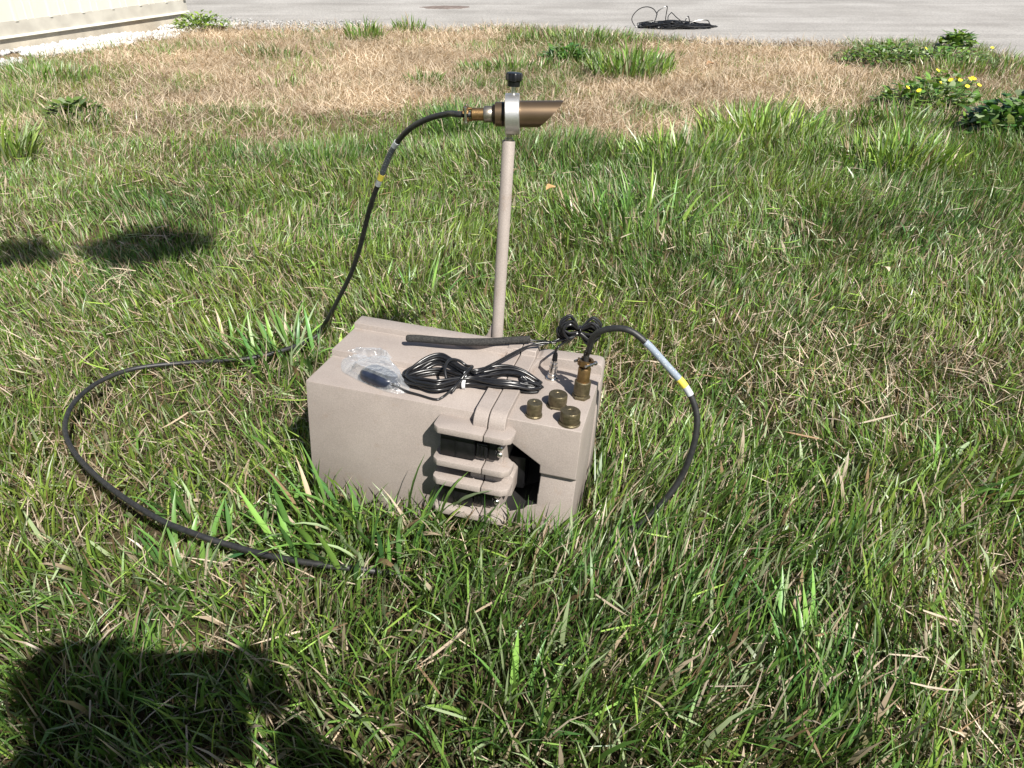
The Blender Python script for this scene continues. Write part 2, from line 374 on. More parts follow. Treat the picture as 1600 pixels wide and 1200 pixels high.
scr = lathe([(0, .008), (.003, .008), (.006, .0055), (.007, .002)], (0, 0, 0), (0, -1, 0), 8, name='screw')
rib = [(0, -.012), (.070, -.012), (.080, -.023), (.100, -.023), (.110, -.012), (.175, -.012), (.18, -.017), (.19, -.017), (.195, -.012), (.235, -.012), (.24, -.017), (.25, -.017), (.255, -.012), (.2995, -.012), (.2995, -.004), (0, -.004)]
panel_me = mesh_from(bm_extrude(rib, 2, .205, HT), 'siding_panel')
while x-PW > X0:
    x -= PW; p = obj('siding_panel', panel_me, M_SHED, shed); p.location = (x, 0, 0)
    if k < 9:
        for zx in (.045, .135):
            s_ = obj('screw', scr, M_STEEL, p); s_.location = (zx, -.012, .385)
    k += 1
obj('wall_core', mesh_from(bm_box(X0, LW-.035, -.003, DEEP, .216, HT), 'wall_core'), M_TRIMW, shed)
obj('corner_trim', mesh_from(bm_extrude([(LW-.045, -.036), (LW+.03, -.036), (LW+.03, .10), (LW+.024, .10), (LW+.024, -.030), (LW-.045, -.030)], 2, .21, HT), 'corner_trim'), M_SHED, shed)
obj('roof', mesh_from(bm_extrude([(-.25, HT+.0), (DEEP/2, HT+.85), (DEEP+.25, HT), (DEEP+.25, HT+.06), (DEEP/2, HT+.92), (-.25, HT+.06)], 0, X0-.2, LW+.2), 'roof'), M_TRIM, shed)

# ------------------------------------------------------------------ stones
def stones(name, pts, sizes, material, label, cat):
    bm = bmesh.new(); bmesh.ops.create_icosphere(bm, subdivisions=1, radius=1); bv = np.array([v.co[:] for v in bm.verts]); bf = np.array([[v.index for v in f.verts] for f in bm.faces]); bm.free()
    n = len(pts); nv = len(bv)
    sc = sizes[:, None]*rng.uniform(.6, 1.15, (n, 3))*np.array([1, 1, .75]); an = rng.uniform(0, 6.28, n); c, s = np.cos(an), np.sin(an)
    j = bv[None]*(1+.28*(rng.random((n, nv, 1))-.5))*sc[:, None, :]
    v = np.stack([j[..., 0]*c[:, None]-j[..., 1]*s[:, None], j[..., 0]*s[:, None]+j[..., 1]*c[:, None], j[..., 2]], -1)+pts[:, None, :]
    f = (bf[None]+np.arange(n)[:, None, None]*nv).reshape(-1, 3)
    me = bpy.data.meshes.new(name); me.vertices.add(n*nv); me.vertices.foreach_set('co', v.astype('f').ravel())
    me.loops.add(len(f)*3); me.loops.foreach_set('vertex_index', f.astype('i').ravel()); me.polygons.add(len(f)); me.polygons.foreach_set('loop_start', np.arange(0, len(f)*3, 3, dtype='i')); me.update(); me.validate()
    cv = np.repeat(rng.uniform(.55, 1.12, n), nv)[:, None]*np.ones((1, 4)); cv[:, 3] = 1
    a = me.attributes.new('col', 'FLOAT_COLOR', 'POINT'); a.data.foreach_set('color', cv.astype('f').ravel())
    return tag(obj(name, me, material), label, cat, kind='stuff')
def stone_mat(name, c):
    m, nt, b = mat(name); at = N(nt, 'ShaderNodeAttribute'); at.attribute_name = 'col'
    rp, no, tc = noise_mix(nt, tuple(x*.85 for x in c), c, 40)
    nt.links.new(mixc(nt, rp.outputs[0], at.outputs['Color'], 1.0, 'MULTIPLY'), b.inputs['Base Color']); b.inputs['Roughness'].default_value = .9; return m
n = 8500; s_ = rng.uniform(-2.2, LW+.1, n); w_ = rng.beta(1.2, 1.3, n)*.58+.0
P_ = np.stack([WA[0]+wd[0]*s_+wnrm[0]*w_, WA[1]+wd[1]*s_+wnrm[1]*w_, rng.uniform(0, .022, n)], -1)
P_ = P_[(vnoise(P_[:, 0]+40, P_[:, 1]+40, .22, 8) > .28+.5*np.clip((w_-.40)/.18, 0, 1))]
stones('white_gravel', P_, rng.uniform(.010, .024, len(P_)), stone_mat('white_limestone', (.60, .595, .58)), 'strip of white gravel along the foot of the shed', 'gravel')
n = 3600; xg = rng.uniform(-4.2, -1.3, n); yg = road_y(xg)+rng.normal(.06, .16, n)
ok = ~((wall_d(xg, yg) < .02) & (wall_s(xg, yg) < LW+.05)); xg, yg = xg[ok], yg[ok]
stones('grey_gravel', np.stack([xg, yg, rng.uniform(.004, .02, len(xg))], -1), rng.uniform(.006, .017, len(xg)), stone_mat('grey_crushed_stone', (.34, .335, .33)), 'loose grey gravel along the road edge near the shed', 'gravel')
n = 2600; xg = rng.uniform(-1.3, 4.2, n); yg = road_y(xg)+rng.normal(.03, .08, n)
stones('edge_grit', np.stack([xg, yg, rng.uniform(.002, .012, n)], -1), rng.uniform(.004, .011, n), stone_mat('pale_road_grit', (.42, .40, .37)), 'pale crumbled grit along the road edge on the right', 'grit')

# ------------------------------------------------------------------ blades
def blades(root, length, az, th0, curl, width, c_root, c_tip, nseg=3, twist=None, flat=None):
    """numpy arrays, one entry per blade -> vertices, colours, counts"""
    n = len(root); m = 2*nseg+1; V = np.empty((n, m, 3), 'f'); C = np.empty((n, m, 4), 'f'); C[..., 3] = 1
    p = root.copy(); step = length/nseg
    tw = rng.uniform(-1.2, 1.2, n) if twist is None else twist
    for k in range(nseg+1):
        t = k/nseg; th = th0+curl*(t**1.3); hd = np.stack([np.cos(az), np.sin(az)], -1)
        side = np.stack([-np.sin(az+tw), np.cos(az+tw), np.zeros(n)], -1)
        side[:, 2] = .35*np.sin(tw*2.3); side /= np.linalg.norm(side, axis=1)[:, None]
        wd_ = width*(.75+.25*min(1, t*4) if t < .3 else (1 if t < .6 else 1-.45*(t-.6)/.4))*.5
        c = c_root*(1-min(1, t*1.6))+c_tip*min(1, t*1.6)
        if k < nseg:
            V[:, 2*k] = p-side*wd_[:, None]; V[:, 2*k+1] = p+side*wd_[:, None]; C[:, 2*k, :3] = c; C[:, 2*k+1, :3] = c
            p = p+np.concatenate([hd*np.sin(th)[:, None], np.cos(th)[:, None]], 1)*step[:, None]
        else: V[:, 2*k] = p; C[:, 2*k, :3] = c_tip
    return V, C
def blade_mesh(name, parts):
    me = bpy.data.meshes.new(name); vs, cs, li, ls = [], [], [], []; off = 0; lo = 0
    for V, C in parts:
        n, m, _ = V.shape; ns = (m-1)//2; b = off+np.arange(n)[:, None]*m
        idx = []; st = []
        for k in range(ns-1): st.append(len(idx)); idx += [2*k, 2*k+1, 2*k+3, 2*k+2]
        st.append(len(idx)); idx += [2*ns-2, 2*ns-1, 2*ns]
        li.append((b+np.array(idx)).ravel()); ls.append((lo+np.arange(n)[:, None]*len(idx)+np.array(st)).ravel())
        vs.append(V.reshape(-1, 3)); cs.append(C.reshape(-1, 4)); off += n*m; lo += n*len(idx)
    vs = np.concatenate(vs); cs = np.concatenate(cs); li = np.concatenate(li); ls = np.concatenate(ls)
    me.vertices.add(len(vs)); me.vertices.foreach_set('co', vs.astype('f').ravel())
    me.loops.add(len(li)); me.loops.foreach_set('vertex_index', li.astype('i'))
    me.polygons.add(len(ls)); me.polygons.foreach_set('loop_start', ls.astype('i')); me.update(); me.validate(); me.shade_smooth()
    a = me.attributes.new('col', 'FLOAT_COLOR', 'POINT'); a.data.foreach_set('color', cs.astype('f').ravel())
    return me
G_MID = np.array([.108, .205, .036]); G_DARK = np.array([.042, .120, .030]); G_YEL = np.array([.205, .285, .050]); G_GREY = np.array([.24, .30, .16])
S_A = np.array([.41, .315, .215]); S_B = np.array([.56, .475, .37]); S_C = np.array([.25, .165, .095])
def green(n, tone):
    t = np.clip(tone+rng.normal(0, .38, n), -1, 1)[:, None]
    c = np.where(t < 0, G_MID+(G_MID-G_DARK)*t, G_MID+(G_YEL-G_MID)*t)
    g = (rng.random(n) < .20)[:, None]; c = np.where(g, G_GREY, c)  # some blades grey-green, paled to suggest sheen
    return c*rng.uniform(.6, 1.4, (n, 1))
def straw(n):
    a = rng.random((n, 1)); c = S_A*(1-a)+S_B*a; k = (rng.random(n) < .22)[:, None]
    return np.where(k, S_C, c)*rng.uniform(.75, 1.15, (n, 1))

# cable path on the ground (needed so that the grass is pressed down along it)
cab_px = [(975, 838, .045), (940, 862, .02), (860, 890, .012), (760, 905, .010), (660, 905, .014), (590, 893, .036), (500, 882, .052), (420, 868, .052), (360, 852, .054), (310, 836, .06), (250, 812, .062), (180, 768, .062), (128, 722, .062), (104, 684, .062), (104, 652, .06), (122, 622, .06), (160, 594, .054), (215, 575, .044), (300, 566, .034), (380, 561, .036), (440, 548, .034), (490, 528, .03)]
CAB = np.array([gp(x, y, z) for x, y, z in cab_px]); CABD = catmull(CAB, 10)
def cable_dist(x, y):
    out = np.full(len(x), 9.0)
    for q in CABD[::2]: out = np.minimum(out, (x-q[0])**2+(y-q[1])**2)
    return np.sqrt(out)
def scatter(n, y0, y1, xm=.8):
    y = rng.uniform(y0, y1, n*2); half = .66*(y+.55)*1.02+xm
    x = rng.uniform(-1, 1, n*2)*(0.66*(y1+.55)+xm); k = np.abs(x) < half; x, y = x[k], y[k]
    return x[:n], y[:n]
def lawn_clear(x, y):
    ok = (y < road_y(x)-.02+rng.normal(0, .05, len(x)))
    ok &= ~((wall_d(x, y) < .40) & (wall_s(x, y) < LW+.15))
    return ok
parts, dryparts, base = [], [], []
flow = lambda x, y: 6.28*1.3*vnoise(x+30, y+30, .55, 31)+2.2*vnoise(x+30, y+30, .16, 32)
zones = [(.05, 1.25, 66000, 4, .0027), (1.25, 2.2, 72000, 3, .0026), (2.2, 3.6, 94000, 3, .0028), (3.6, 5.4, 92000, 2, .0034), (5.4, 8.6, 98000, 2, .0040)]
for y0, y1, nb, ns, wdt in zones:
    x, y = scatter(nb, y0, y1); ok = lawn_clear(x, y); x, y = x[ok], y[ok]
    cd, lx, ly = case_dist(x, y); ok = cd > .006; x, y, cd = x[ok], y[ok], cd[ok]
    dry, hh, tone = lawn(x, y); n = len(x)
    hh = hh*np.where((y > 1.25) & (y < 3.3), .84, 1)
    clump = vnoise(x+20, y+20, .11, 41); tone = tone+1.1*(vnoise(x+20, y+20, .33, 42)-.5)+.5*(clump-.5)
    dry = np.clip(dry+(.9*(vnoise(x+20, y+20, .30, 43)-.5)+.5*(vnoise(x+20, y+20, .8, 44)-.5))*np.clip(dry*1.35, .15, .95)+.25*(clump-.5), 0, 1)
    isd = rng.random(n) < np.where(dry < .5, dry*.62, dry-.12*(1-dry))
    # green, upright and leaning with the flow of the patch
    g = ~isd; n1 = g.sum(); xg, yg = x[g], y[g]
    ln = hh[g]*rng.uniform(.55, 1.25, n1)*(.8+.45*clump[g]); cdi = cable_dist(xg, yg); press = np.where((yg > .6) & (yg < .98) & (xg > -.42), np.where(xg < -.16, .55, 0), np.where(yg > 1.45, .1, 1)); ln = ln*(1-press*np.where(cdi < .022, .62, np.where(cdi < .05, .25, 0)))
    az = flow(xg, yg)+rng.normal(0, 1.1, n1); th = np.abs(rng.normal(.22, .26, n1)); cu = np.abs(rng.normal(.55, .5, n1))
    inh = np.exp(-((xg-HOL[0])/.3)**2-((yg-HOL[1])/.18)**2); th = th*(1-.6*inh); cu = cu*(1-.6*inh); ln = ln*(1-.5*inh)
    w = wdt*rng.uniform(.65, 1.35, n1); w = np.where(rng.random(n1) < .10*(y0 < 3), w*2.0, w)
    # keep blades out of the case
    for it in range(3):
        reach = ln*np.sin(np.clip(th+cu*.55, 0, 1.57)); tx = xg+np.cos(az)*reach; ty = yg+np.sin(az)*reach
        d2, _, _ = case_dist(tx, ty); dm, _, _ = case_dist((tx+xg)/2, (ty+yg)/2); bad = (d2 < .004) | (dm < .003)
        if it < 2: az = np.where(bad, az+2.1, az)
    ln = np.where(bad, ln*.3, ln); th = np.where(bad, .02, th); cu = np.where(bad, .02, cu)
    ct = green(n1, tone[g]); cr = ct*.5+np.array([.10, .085, .035])*.45  # root colour kept dark to deepen the shade between blades
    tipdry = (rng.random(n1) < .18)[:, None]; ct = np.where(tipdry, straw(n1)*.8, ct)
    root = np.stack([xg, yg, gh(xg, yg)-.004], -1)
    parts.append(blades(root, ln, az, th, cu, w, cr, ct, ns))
    # dead blades: low, lying about in all directions
    d = isd; n2 = d.sum(); xd, yd = x[d], y[d]
    ln = rng.uniform(.03, .085, n2)*np.where(y0 > 3, 1.25, 1); az = rng.uniform(0, 6.28, n2); th = np.clip(rng.normal(1.15, .32, n2), .1, 1.5); cu = rng.normal(.15, .35, n2)
    cdd, _, _ = case_dist(xd+np.cos(az)*ln, yd+np.sin(az)*ln); ln = np.where(cdd < .004, ln*.2, ln)
    th = np.where(cdd < .004, .1, th)
    up = rng.random(n2) < .12; th = np.where(up, rng.uniform(.1, .6, n2), th)
    zz = gh(xd, yd)+np.where(up, 0, rng.uniform(.002, .03, n2)*np.where(dry[d] < .6, 1, .7))
    c = straw(n2)*(.72+.56*vnoise(xd+20, yd+20, .45, 51))[:, None]*(.8+.4*vnoise(xd+20, yd+20, .13, 52))[:, None]; w = wdt*rng.uniform(.45, 1.05, n2)
    dryparts.append(blades(np.stack([xd, yd, zz], -1), ln, az, th, cu, w, c*.9, c, 2))
# cut clippings scattered on top of the near lawn
x, y = scatter(3600, .45, 3.2); cd, _, _ = case_dist(x, y); k = (cd > .1) & (cable_dist(x, y) > .03); x, y = x[k], y[k]; n = len(x)
dry, hh, tone = lawn(x, y); c = np.where((rng.random(n) < .38)[:, None], straw(n), green(n, tone+.3)*1.25)
dryparts.append(blades(np.stack([x, y, gh(x, y)+hh*rng.uniform(.35, .75, n)], -1), rng.uniform(.03, .09, n), rng.uniform(0, 6.28, n), rng.uniform(1.35, 1.75, n), rng.normal(0, .25, n), rng.uniform(.0018, .0042, n), c, c, 3))
tag(obj('lawn_grass', blade_mesh('lawn_grass', parts), M_GRASS), 'green lawn grass of mixed tufts around the case', 'grass', kind='stuff')
tag(obj('dry_grass', blade_mesh('dry_grass', dryparts), M_STRAW), 'tan dead grass and clippings matted over the lawn', 'dry grass', kind='stuff')

# ------------------------------------------------------------------ instrument case
case = empty('instrument_case', Vector(W((CL/2, CD/2, -CH))))
case.rotation_euler = Matrix(CRot.tolist()).to_euler()
tag(case, 'tan painted metal instrument case with latches, connectors and a rear mast', 'instrument case')
COFF = np.array([CL/2, CD/2, -CH])
def cpart(name, me, material, parent=None):
    n = len(me.vertices); a = np.empty(n*3, 'f'); me.vertices.foreach_get('co', a); a = a.reshape(-1, 3)-COFF.astype('f'); me.vertices.foreach_set('co', a.ravel()); me.update()
    return obj(name, me, material, parent or case)
def boolean(me, cutters):
    t = bpy.data.objects.new('t', me); COL.objects.link(t); cs = []
    for c in cutters:
        co = bpy.data.objects.new('c', c); COL.objects.link(co); cs.append(co)
        md = t.modifiers.new('b', 'BOOLEAN'); md.object = co; md.solver = 'EXACT'
    bpy.context.view_layer.update(); dg = bpy.context.evaluated_depsgraph_get()
    out = bpy.data.meshes.new_from_object(t.evaluated_get(dg))
    for o_ in cs+[t]: bpy.data.objects.remove(o_, do_unlink=True)
    return out
def remat(me, material):
    me.materials.clear(); me.materials.append(material); return me
XF, XS, XE = .2915, .3155, .3430       # body flange starts, seam, lid flange ends
# body: one extrusion with a step and a raised rear rim
prof = [(0, -CH), (0, 0), (.096, 0), (.097, .0125), (.190, .0125), (.191, .0235), (CD, .0235), (CD, -CH)]
bm = bm_extrude(prof, 0, 0, XF+.01); bevel_all(bm, .0018, 2, 25)
cpart('body', mesh_from(bm, 'body', 30), M_PAINT)
# flange band of the body and of the lid: wraps over the front edge with a big radius
def band(front, top, r, back, rise):
    P = [(front, -CH-.001+.0)]
    for k in range(7):
        a = math.pi-k/6*math.pi/2; P.append((front+r+r*math.cos(a), top-r+r*math.sin(a)))
    P += [(.096, top), (.0975, top+rise), (.190, top+rise), (.193, top+rise+.0095), (back, top+rise+.0095), (back, -CH-.001)]
    return P
bm = bm_extrude(band(-.017, .010, .022, CD+.004, .0065), 0, XF, XS-.0012); bevel_all(bm, .0012, 1, 40)
cpart('body_flange', mesh_from(bm, 'body_flange', 35), M_PAINT)
bm = bm_extrude(band(-.0172, .0102, .022, CD+.0042, .0065), 0, XS+.0006, XE); bevel_all(bm, .0012, 1, 40)
lidf = cpart('lid_flange', mesh_from(bm, 'lid_flange', 35), M_PAINT)
# lid: upper panel overhangs a crease, pocket beside the latches
lp = [(0, -.090), (0, .0), (.186, 0), (CD, 0), (CD, -CH+.001), (.002, -CH+.001), (-.001, -.13), (.010, -.098)]
bm = bm_extrude(lp, 0, XS+.004, CL)
lid_me = mesh_from(bm, 'end_lid')
pk = [(XE-.02, -.036), (.3455, -.040), (.4005, -.075), (.4015, -.153), (.385, -.160), (.380, -.168), (.352, -.182), (XE-.02, -.186)]
bmc = bm_extrude(pk, 1, -.05, .075); lid_me = boolean(lid_me, [mesh_from(bmc, 'cut')])
bm = bmesh.new(); bm.from_mesh(lid_me); bmesh.ops.remove_doubles(bm, verts=bm.verts, dist=1e-5); bevel_all(bm, .0035, 3, 35)
lid_me = remat(mesh_from(bm, 'end_lid', 30), M_PAINT); lid_me.materials.append(M_SHADE_SCREEN)
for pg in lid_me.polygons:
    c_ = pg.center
    if .003 < c_[1] < .09 and .335 < c_[0] < .403 and -.187 < c_[2] < -.036: pg.material_index = 1  # pocket walls coloured black to paint in their shade
lid = cpart('end_lid', lid_me, M_PAINT)
# black plate painting shade at the back of the pocket, and inner block
cpart('pocket_shade_plate', mesh_from(bm_extrude([(.3435, -.044), (.397, -.078), (.398, -.151), (.352, -.178), (.3435, -.180)], 1, .066, .074), 'pocket_shade_plate'), M_SHADE_SCREEN)
bm = bm_box(.3435, .372, .030, .064, -.150, -.088, .003); cpart('pocket_block', mesh_from(bm, 'pocket_block', 30), M_BLACK)
bm = bm_extrude([(XE-.001, -.098), (.352, -.098), (.360, -.106), (.360, -.142), (.350, -.146), (XE-.001, -.146)], 1, -.006, .03); bevel_all(bm, .002, 2, 20)
cpart('pocket_lug', mesh_from(bm, 'pocket_lug', 30), M_PAINT)
# rear wall on the lid: a plate with a rounded corner, and the sloping block it starts from
bm = bm_extrude([(XE-.0005, -.02), (XE-.0005, .0135), (.347, .0135), (.3525, .017), (.4505, .021), (.4580, .0195), (.4618, .013), (.4625, -.02), (.4625, -CH+.004), (XE-.0005, -CH+.004)], 1, .197, CD+.0045)
bevel_all(bm, .0025, 3, 30); cpart('rear_wall', mesh_from(bm, 'rear_wall', 30), M_PAINT)
bm = bm_extrude([(XE-.0005, .150), (.350, .182), (.358, .1965), (XE-.0005, .1965)], 2, -.01, .0125); bevel_all(bm, .0015, 2, 30)
cpart('corner_block', mesh_from(bm, 'corner_block', 30), M_PAINT)
# side plate seam on the right end
bm = bm_box(CL-.002, CL+.0028, .178, CD-.001, -CH+.006, -.004, .002); cpart('side_plate', mesh_from(bm, 'side_plate', 30), M_PAINT)
# latch guards: four ledges, each cast in two halves that meet at the seam
def guard(z, x0, x1):
    for a, b, left in ((x0, XS-.0012, True), (XS+.0006, x1, False)):
        if left: pl = [(b, .004), (b, -.040), (a+.009, -.040), (a+.001, -.033), (a, -.028), (a, .004)]
        else: pl = [(a, .004), (a, -.040), (b-.012, -.040), (b-.002, -.033), (b, -.024), (b, -.008), (b-.012, .004)]
        bm = bm_extrude(pl, 2, z-.0115, z); bevel_all(bm, .0016, 2, 30)
        cpart('latch_guard', mesh_from(bm, 'latch_guard', 30), M_PAINT)
for z in (-.014, -.0745, -.1110, -.168): guard(z, .2325, .3600)
# latches
def latch(z0, z1):
    zc = (z0+z1)/2
    bm = bm_box(.240, .338, -.0195, .001, z0, z1, .0015); L = cpart('latch', mesh_from(bm, 'latch', 30), M_BLACK)
    bm = bm_box(.243, .300, -.0285, -.019, z0-.0025, z1+.0025, .0022, 2); cpart('lever', mesh_from(bm, 'lever', 30), M_BLACK, L)
    bm = bm_box(.268, .2695, -.0295, -.028, z0, z1, 0); cpart('lever_rib', mesh_from(bm, 'lever_rib'), M_BLACK, L)
    bm = bm_box(.3015, .320, -.0265, -.019, z0+.003, z1-.003, .002); cpart('hook_plate', mesh_from(bm, 'hook_plate', 30), M_BLACK, L)
    for k in range(3):
        bm = bm_box(.303+.006*k, .3055+.006*k, -.0285, -.026, z0+.006, z1-.006, .0008); cpart('hook_rib', mesh_from(bm, 'hook_rib'), M_BLACK, L)
    bm = bm_box(.3215, .3335, -.0235, -.019, z0+.001, z1-.001, .0015); cpart('keeper', mesh_from(bm, 'keeper', 30), M_BLACK, L)
    bm = bm_box(.246, .33, -.0255, -.0225, z1-.0005, z1+.003, .001); cpart('hinge_pin', mesh_from(bm, 'hinge_pin', 30), M_BLACK, L)
    for dz in (.0062, -.0062):
        cpart('screw', lathe([(0, .0046), (.0018, .0050), (.0034, .0038), (.0042, .0012)], (.3380, -.0175, zc+dz), (0, -1, 0), 16, name='screw'), M_STEEL, L)
latch(-.0685, -.0355); latch(-.160, -.128)
# capped connectors on the lid
def capped(px, py, r, h, ring):
    c = onc(px, py, 2, 0.0); c[2] = 0
    hexr = r*1.10
    b = cpart('connector_base', lathe([(-.001, hexr), (.0028, hexr), (.0036, hexr*.95)], c, (0, 0, 1), 6 if not ring else 32, name='connector_base', smooth=20), M_OLIVE)
    cpart('dust_cap', lathe([(.0037, r*.93), (.007, r*.93), (.0072, r), (h-.0085, r), (h-.0083, r*.965), (h-.0074, r*.965), (h-.0072, r*.995), (h-.0014, r*.99), (h, r*.93), (h, r*.34), (h-.0007, r*.30), (h-.0007, r*.05)], c, (0, 0, 1), 60, (.0071, h-.0084, .022), name='dust_cap'), M_OLIVE, b)
    return c
capped(834, 649, .0122, .024, True); c2 = capped(870.5, 634, .0152, .0225, False); c3 = capped(889.5, 661, .0158, .0225, True)
# lanyard chains of the caps: short flat straps lying on the lid
for c, a in ((c2, 2.6), (c3, 1.2)):
    p = [c+np.array([.0165*math.cos(a+t*.9), .0165*math.sin(a+t*.9), .0012+.001*math.sin(t*3)]) for t in np.linspace(0, 2, 12)]
    cpart('lanyard', sweep(p, .0011, 6, 'lanyard'), M_OLIVE)
bm = bm_box(c3[0]-.001, c3[0]+.007, c3[1]+.0185, c3[1]+.0225, -.001, .0008); cpart('paint_mark', mesh_from(bm, 'paint_mark'), M_TEAL)
cr_ = onc(820, 612, 2, 0); pr = [cr_+np.array([.007*math.cos(t), .007*math.sin(t)*.4, .006+.006*math.sin(t)]) for t in np.linspace(0, 6.0, 18)]
cpart('eyelet', sweep(pr, .0013, 6, 'eyelet'), M_NICKEL)
# coaxial socket
cb_ = onc(862, 592, 2, 0.0); cb_[2] = 0
bnc = cpart('coaxial_socket', lathe([(-.001, .0105), (.003, .0105), (.0035, .0075), (.010, .0075), (.0102, .0062), (.014, .0062)], cb_, (0, 0, 1), 24, name='coaxial_socket'), M_NICKEL)
# receptacle under the cable plug
cp_ = onc(907.5, 620, 2, 0.0); cp_[2] = 0
cpart('receptacle', lathe([(-.001, .0155), (.004, .0155), (.005, .0148), (.006, .0125), (.009, .0125)], cp_, (0, 0, 1), 6, name='receptacle', smooth=20), M_OLIVE)
# mast
MX, MY = .2555, CD+.030; MT = .366
mast = cpart('mast', lathe([(-CH+.02, .0106), (MT-.0015, .0106), (MT, .0096)], (MX, MY, 0), (0, 0, 1), 40, name='mast'), M_PAINT)
bm = bm_extrude([(MX-.030, -.12), (MX-.030, .002), (MX-.0185, .014), (MX-.0075, .048), (MX, .050), (MX, -.12)], 1, MY-.0035, MY+.0035); bevel_all(bm, .001, 1, 30)
cpart('gusset', mesh_from(bm, 'gusset', 30), M_PAINT, mast)
bm = bm_box(MX-.045, MX+.045, CD+.0045, MY-.006, -.13, -.03, .002); cpart('mast_bracket', mesh_from(bm, 'mast_bracket', 30), M_PAINT, mast)
cpart('bolt', lathe([(MT-.002, .0070), (MT+.004, .0066), (MT+.0042, .0045), (MT+.011, .0045)], (MX, MY, 0), (0, 0, 1), 24, name='bolt'), M_COUPLE, mast)
# clamp ring, its axis level and facing across the view
RC = np.array([MX+.0035, MY, .4075]); TA = CRot.T @ np.array([.995, -.03, .010]); TA /= np.linalg.norm(TA)
ring = lathe([(-.0115, .0212), (-.0115, .0306), (-.0107, .0317), (.0107, .0317), (.0115, .0306), (.0115, .0212), (-.0115, .0212)], RC, TA, 64, caps=False, name='clamp_ring', smooth=40)
rg = cpart('clamp_ring', ring, M_ALU)
up = np.array([0, 0, 1.0])
cpart('knob_stem', lathe([(.028, .0038), (.047, .0038)], RC-[.001, 0, 0], up, 20, name='knob_stem'), M_STEEL, rg)
kp = [(.0420, .0092), (.0428, .0100), (.0500, .0104), (.0506, .0122), (.0520, .0136), (.0600, .0136), (.0620, .0124), (.0627, .0092), (.0627, .002)]
V_ = []; SEG = 56
d_, u_, v_ = frame(up)
for t, r in kp:
    for k in range(SEG):
        a = 2*math.pi*k/SEG; rr = r*(1-.075*(1+math.cos(8*a))*.5*(t > .0504))
        V_.append(RC-[.001, 0, 0]+d_*t+rr*(u_*math.cos(a)+v_*math.sin(a)))
Fk = [(i*SEG+k, i*SEG+(k+1) % SEG, (i+1)*SEG+(k+1) % SEG, (i+1)*SEG+k) for i in range(len(kp)-1) for k in range(SEG)]+[tuple(range(SEG))[::-1], tuple(range((len(kp)-1)*SEG, len(kp)*SEG))]
cpart('clamp_knob', pyd('clamp_knob', V_, Fk, 35), M_BLACK, rg)

# ------------------------------------------------------------------ sensor head, held in the ring
RCw = W(RC); TAw = CRot @ TA; UPw = CRot @ up
sens = empty('cylindrical_sensor', Vector(RCw)); tag(sens, 'bronze cylindrical sensor with slanted open end held in the silver ring', 'sensor')
def spart(name, me, material, parent=sens):
    n = len(me.vertices); a = np.empty(n*3, 'f'); me.vertices.foreach_get('co', a); a = a.reshape(-1, 3)-RCw.astype('f'); me.vertices.foreach_set('co', a.ravel()); me.update()
    return obj(name, me, material, parent)
SR = .0205; seg = 64; d_, u_, v_ = frame(TAw); V_ = []
def cut_len(a, r):      # slanted end: longest at the top
    return (.0815)-.0205*(1-(math.cos(a)*(v_@UPw)+0*math.sin(a))*r/SR)
rows = [(-.013, SR, 0), (None, SR, 1), (None, SR-.002, 1), (-.010, SR-.002, 0)]
for t, r, c in rows:
    for k in range(seg):
        a = 2*math.pi*k/seg; tt = cut_len(a, r) if c else t
        V_.append(RCw+d_*tt+r*(v_*math.cos(a)+u_*math.sin(a)))
Fk = [(i*seg+k, i*seg+(k+1) % seg, (i+1)*seg+(k+1) % seg, (i+1)*seg+k) for i in range(3) for k in range(seg)]+[tuple(range(seg))[::-1], tuple(range(3*seg, 4*seg))]
bm = bmesh.new(); tmp = pyd('t', V_, Fk); bm.from_mesh(tmp); spart('barrel', mesh_from(bm, 'barrel', 40), M_BRONZE)
spart('rear_ring', lathe([(-.0168, .0188), (-.0132, .0188)], RCw, TAw, 48, name='rear_ring'), M_BRONZE_DARK)
spart('rear_barrel', lathe([(-.0280, .0172), (-.0275, .0188), (-.0170, .0190)], RCw, TAw, 48, name='rear_barrel'), M_BRONZE)
spart('end_ring', lathe([(-.0318, .0150), (-.0281, .0156)], RCw, TAw, 48, name='end_ring'), M_BRONZE_DARK)

# ------------------------------------------------------------------ sensor cable: from the lid round the lawn and up to the sensor
cable = empty('sensor_cable', (float(gp(250, 812)[0]), float(gp(250, 812)[1]), 0))
tag(cable, 'thick black cable looping over the lawn from case to sensor', 'cable')
CABO = np.array(cable.location)
def kpart(name, me, material, parent=None):
    n = len(me.vertices); a = np.empty(n*3, 'f'); me.vertices.foreach_get('co', a); a = a.reshape(-1, 3)-CABO.astype('f'); me.vertices.foreach_set('co', a.ravel()); me.update()
    return obj(name, me, material, parent or cable)
cpw = W(cp_); upd = CRot @ np.array([.01, .03, 1.0]); upd /= np.linalg.norm(upd)
top = cpw+upd*.078
arch_px = [(921, 545), (926, 528), (940, 517), (962, 513), (985, 517), (1010, 536), (1042, 571), (1072, 606), (1086, 636), (1089, 664), (1082, 702), (1063, 748), (1035, 786), (1003, 816)]
e0 = CAB[0]; arch = []
for i, (x, y) in enumerate(arch_px):
    f_ = (i+1)/(len(arch_px)+1); Y = top[1]*(1-f_)+e0[1]*f_
    arch.append(on_y(x, y, Y))
plugend = RCw-TAw*.0830
rise_px = [(512, 498), (531, 463), (548, 428), (562, 388), (572, 348), (581, 315), (596, 274), (613, 234), (637, 204), (668, 186), (700, 178)]
s0 = gp(503, 512, .055); rise = []
for i, (x, y) in enumerate(rise_px):
    f_ = (i+1)/(len(rise_px)+1); rise.append(on_y(x, y, s0[1]*(1-f_)+plugend[1]*f_))
